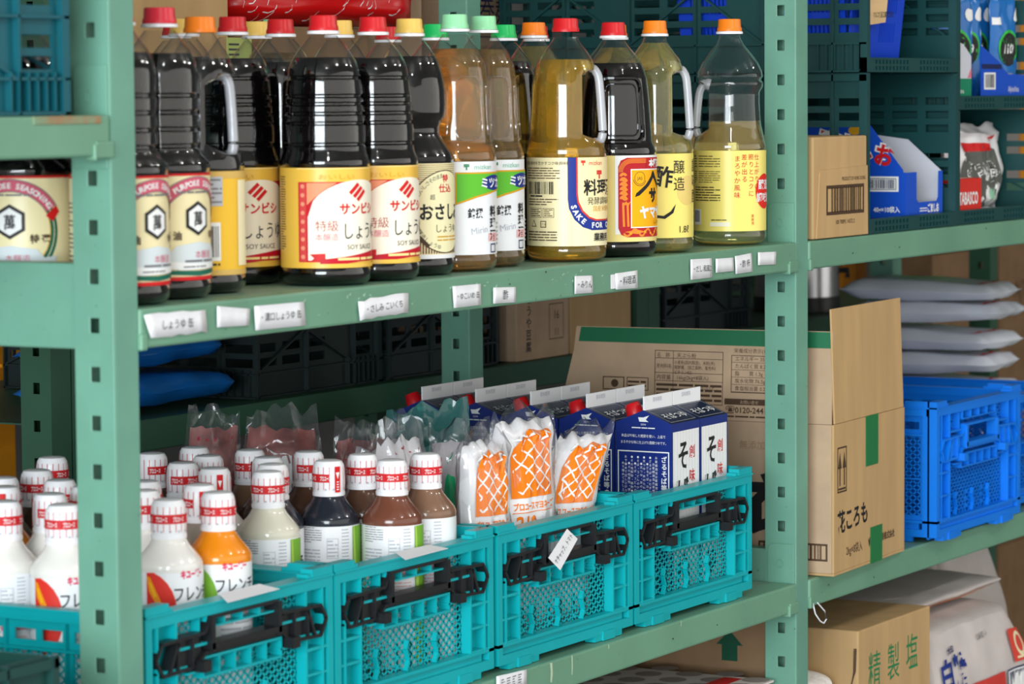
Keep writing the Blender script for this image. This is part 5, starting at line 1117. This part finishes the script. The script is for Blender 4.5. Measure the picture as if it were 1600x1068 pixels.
gt = thing('green_tray', 'pale card tray with green base left of the blue pouches', 'tray', (2.306, .025, zc2)); b = MB(); b.prism([(0, 0), (.085, 0), (.085, .07), (.06, .085), (0, .105)], lambda q: (q[0], 0, q[1]), lambda q: (q[0], .002, q[1]), CIN); fw = b.build('front_wall', gt, fixn=True); b = MB(); b.box((0, .002, 0), (.085, .06, .002), CIN); b.build('bottom', gt)
p = Print(planemap((0, 0, 0), (1, 0, 0), (0, 0, 1))); p.rect(0, 0, 85, 34, mat('ink_tray_green', (16, 132, 96), .4), 0); p.poly([(68, 35), (85, 35), (85, 52)], PINK, 0); p.text('omotina', 34, 10, 11, WHITE, 1); p.build('print', fw)

# ------------------------------------------------------------------ stack of white bags on the lower shelf, far right
rg = random.Random(5)
SUGB = mat('white_plastic_sack', (218, 220, 228), .3, spec=.5, bump=.5, bs=14)
for i in range(8):
    f = bag_fn(.19, .30, .0405, 40+i*2.3, 0, .0012, .985, 0, 0, 9)
    o = thing('flour_bag', ('bottom', 'second', 'third', 'fourth', 'fifth', 'sixth', 'seventh', 'topmost')[i]+' white plastic bag of the flat stack at the far right, counted from below', 'bag', (3.06+rg.uniform(-.015, .015), .53+rg.uniform(-.02, .02), ZL+.0235+i*.0462), 0, 'stacked white bags')
    o.rotation_euler = (radians(90+rg.uniform(-1, 1)), 0, radians(rg.uniform(-5, 5))); q = bag_mesh(f, SUGB, 12, 16).build('pouch', o, 70)
    p = Print(lambda u, v, h: f(u/95, v/300, 1, h+.0006), 6); p.rect(-60, 255, 60, 262, RED, 0); p.build('print', q)
# things standing on the rear rack and beyond
t = thing('steel_urn', 'brushed steel urn with black foot, right of the far post in the background', 'urn', (3.37, .79, 1.0625)); b = MB(); b.lathe([(.0, .03), (.085, .03), (.085, .27), (.08, .28), (0, .283)], 32, mat('brushed_steel', (190, 190, 194), .28, metal=1)); b.build('barrel', t, 40); b = MB(); b.lathe([(0, 0), (.088, 0), (.088, .03), (0, .031)], 32, BLKP); b.build('foot', t, 40)
b = MB(); b.tube([(.05, -.06, .08), (.06, -.085, .08), (.06, -.085, .065)], .006, BLKP, 8); b.build('tap', t, 40)
ORP = mat('orange_paint', (232, 148, 20), .45)
def opost(lab, x, y, w, z0=0, z1=1.9):
    t = thing('orange_post', lab, 'post', (x, y, 0)); b = MB(); b.box((0, 0, 0), (w, .03, z1), ORP); b.build('upright', t, bevel=.003); b = MB(); b.box((-.03, -.02, 0), (w+.03, .05, .012), ORP); b.build('foot_plate', t); return t
opost('broad orange upright in the background right of the steel urn', 5.02, 1.42, .15); opost('thin orange upright in the background left of the rear green posts', 5.31, 1.44, .035)
t = opost('orange upright with bracket at the left image edge', 1.66, 1.5, .08); b = MB(); b.prism([(0, 1.0), (.13, 1.0), (.13, 1.055), (.08, 1.10), (0, 1.12)], lambda q: (q[0], -.03, q[1]), lambda q: (q[0], 0, q[1]), ORP); b.build('bracket', t, fixn=True); b = MB(); b.box((-.005, -.04, 1.0), (.136, -.0305, 1.006), ORP); b.box((-.005, -.04, 1.052), (.136, -.0305, 1.058), ORP); b.build('bracket_lip', t)
BL = [('pale brown box in the background right of the thin orange upright', 4.50, .96, .30, .12, 1.12), ('brown box with faint stamp in the right background', 4.93, .96, .40, .16, 1.14), ('tall brown box at the right edge of the background', 5.36, .86, .45, .2, 1.09)]
for i, (l, x, y, w, d, h) in enumerate(BL):
    n = 3; hh = h/n
    for j in range(n):
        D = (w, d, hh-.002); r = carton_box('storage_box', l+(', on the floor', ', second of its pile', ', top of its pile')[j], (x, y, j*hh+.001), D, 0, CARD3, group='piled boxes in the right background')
        
        if i == 1 and j == 2: p = face(r, 'front', D); p.text('AJTKHB', w*500, hh*600, 60, BROWNP, 0); p.build('front_print', r)
for i, (l, x, w, m) in enumerate((('green carton high up at the right edge', 4.52, .22, mat('far_green', (96, 150, 50), .6)), ('grey carton high up at the right edge', 4.94, .14, mat('far_grey', (150, 146, 142), .6)), ('orange carton high up at the right edge', 5.09, .08, ORP), ('white carton high up at the right edge', 5.18, .13, mat('far_white', (226, 220, 212), .6)))):
    carton_box('far_carton', l, (x, .965, 1.1215 if x < 4.9 else 1.1415), (w*.95, .10, .62), 0, m)
# rear shelf behind the lower crates: blue bags, black crates, boxes
BBAG = mat('blue_bag_film', (14, 96, 172), .3, spec=.5, bump=.4, bs=20, coat=.2)
for i, (lab, z, rz, s) in enumerate((('lowest blue plastic bag on the rear shelf', 0, 0, 1.0), ('middle blue plastic bag on the rear shelf', .053, 22, .96), ('uppermost folded blue plastic bag on the rear shelf', .106, -18, 1.04))):
    f = bag_fn(.165*s, .315*s, .048, 60+i*5, 0, .0022, .95, 0, 0, 6); o = thing('blue_bag', lab, 'bag', (.905+i*.003, .765, 1.0925+z*1.01), 0, 'blue bags on the rear shelf'); o.rotation_euler = (radians(90), 0, radians(90+rz*.12)); q = bag_mesh(f, BBAG, 14, 18).build('pouch', o, 70)
    p = Print(lambda u, v, h: f(u/82, v/315, -1, h+.0006), 8)
    p.text('もち', 30, 200, 40, LGREY, 0, rot=30); p.build('print', q)
for i, (x, l) in enumerate(((1.255, 'left'), (1.62, 'right'))):
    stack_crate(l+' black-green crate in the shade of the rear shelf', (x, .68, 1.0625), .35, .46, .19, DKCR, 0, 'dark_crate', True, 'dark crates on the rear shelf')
D = (.18, .30, .30); r = carton_box('grocery_box', 'cardboard box with black frame and barcode behind the rear post', (2.0, .665, 1.0625), D, 0, CARD2); p = face(r, 'left', D); p.text('コーポレーション', 205, 92, 18, BLACK, 0, bold=.03, sx=.9); p.frame(110, 22, 260, 78, 4, BLACK, 0); p.barcode(130, 26, 250, 74, BROWNP, 0, 4, 18); p.build('side_print', r)
p = face(r, 'front', D); p.vtext('こうや豆腐', 40, 112, 19, BLACK, 0, .01); p.frame(110, 30, 160, 90, 1.5, BROWNP, 0); p.text('16', 135, 64, 20, BROWNP, 0); p.text('11', 135, 36, 18, BROWNP, 0); p.build('front_print', r)
D = (.222, .3, .30); r = carton_box('grocery_box', 'yellowish cardboard box in the shade right of the framed barcode box', (2.185, .665, 1.0625), D, 0, CARD); p = face(r, 'front', D); p.text('ヒ ｜ 印', 120, 150, 40, BROWNP, 0); p.build('front_print', r)
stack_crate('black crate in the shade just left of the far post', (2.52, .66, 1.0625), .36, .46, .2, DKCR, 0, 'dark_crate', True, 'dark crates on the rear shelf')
# rear top shelf behind the bottle caps
carton_box('grocery_box', 'plain tan box behind the leftmost caps, top left', (.90, .70, 1.503), (.33, .35, .26), 0, CARD)
carton_box('grocery_box', 'plain brown box behind the centre caps at the top', (1.56, .72, 1.503), (.24, .35, .28), 0, CARD2)
D = (.17, .35, .30); r = carton_box('noodle_box', 'box with blue brush lettering behind the mint caps', (1.885, .70, 1.503), D, 0, CARD2); p = face(r, 'front', D); p.text('手巻麺', 86, 118, 52, NAVYP, 0, bold=.0); p.frame(4, 92, 166, 240, 2, NAVYP, 0); p.build('front_print', r)
REDB = mat('red_glossy_film', (190, 12, 16), .25, spec=.5, bump=.3, bs=12)
def feather(p, w, k):
    rg_ = random.Random(11)
    for i in range(70):
        u0 = rg_.uniform(-w*.85, w*.8); v0 = rg_.uniform(4, 70) if i < 50 else rg_.uniform(70, k*.9); a = rg_.uniform(-.5, 1.0); L = rg_.uniform(14, 36)
        pts = [(u0+L*t*cos(a+t*.9), v0+L*t*sin(a+t*.9)) for t in (0, .33, .66, 1)]
        p.poly([(q[0], q[1]-.7) for q in pts]+[(q[0], q[1]+.7) for q in pts[::-1]], WHITE, 0)
f = bag_fn(.36, .20, .12, 77.1, 0, .006, .93); o = thing('red_bag', 'glossy red bag with white feather pattern at the top behind the caps', 'bag', (1.43, .70, 1.6045), radians(-30)); q = bag_mesh(f, REDB).build('pouch', o, 70); p = bag_print(f, .36, .2); feather(p, 180, 200); p.build('print', q)
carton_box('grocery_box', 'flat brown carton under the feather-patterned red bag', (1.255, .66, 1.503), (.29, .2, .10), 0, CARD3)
b = MB(); b.box((0, 0, 0), (.062, .001, .05), ink('yellow_green_note', (186, 200, 110))); o = tag(b.build('paper_note', None, loc=(1.16, .655, 1.535)), 'yellow-green printed note between orange and red cap', 'note'); b2 = Print(planemap((0, 0, 0), (1, 0, 0), (0, 0, 1))); b2.lines(4, 8, 30, 44, 5, DGREY, 0, .4, 3); b2.build('print', o)
carton_box('grocery_box', 'red carton peeking out beside the near post top', (.846, .66, 1.503), (.05, .2, .135), 0, RED)

# ------------------------------------------------------------------ near bay at the left edge
NT = mat('petrol_plastic', (10, 86, 98), .42, spec=.4, var=.05)
stack_crate('petrol green crate on the near shelf at the top left corner', (-.425, .006, 1.485), .368, .52, .19, NT, 0, 'stacking_crate', True, None)
for i, (x, z, m) in enumerate(((-.11, 1.515, RED), (-.19, 1.535, PINK), (-.15, 1.60, ORANGE))):
    b = MB(); f = bag_fn(.07, .06, .03, 90+i); q = bag_mesh(f, mat('packet_%d' % i, ((200, 40, 50), (230, 170, 180), (236, 120, 60))[i], .3), 8, 8).build('packet', None, 60, loc=(x-.02, .09+.05*i, 1.5005)); tag(q, ('red', 'pink', 'orange')[i]+' packet glimpsed through the slots of the petrol crate', 'packet')
stack_crate('dark green crate at the bottom left corner, nearest the camera', (-.525, -.045, ZL), .368, .52, .172, DKGR2, 0, 'stacking_crate', True, None)
gb = thing('green_pack', 'bright green pack with white label in the bottom left dark crate', 'pack', (-.318, .05, ZL+.0165), radians(-10)); b = MB(); b.prism([(-.13, 0), (.13, 0), (.11, .150), (.092, .172), (-.13, .176)], lambda q: (q[0], 0, q[1]), lambda q: (q[0], .12, q[1]), mat('leaf_green_film', (70, 150, 96), .35)); b.build('pouch', gb, bevel=.004, fixn=True)
p = Print(planemap((0, 0, 0), (1, 0, 0), (0, 0, 1))); p.rect(-120, 10, 30, 100, WHITE, 0); p.build('print', gb)
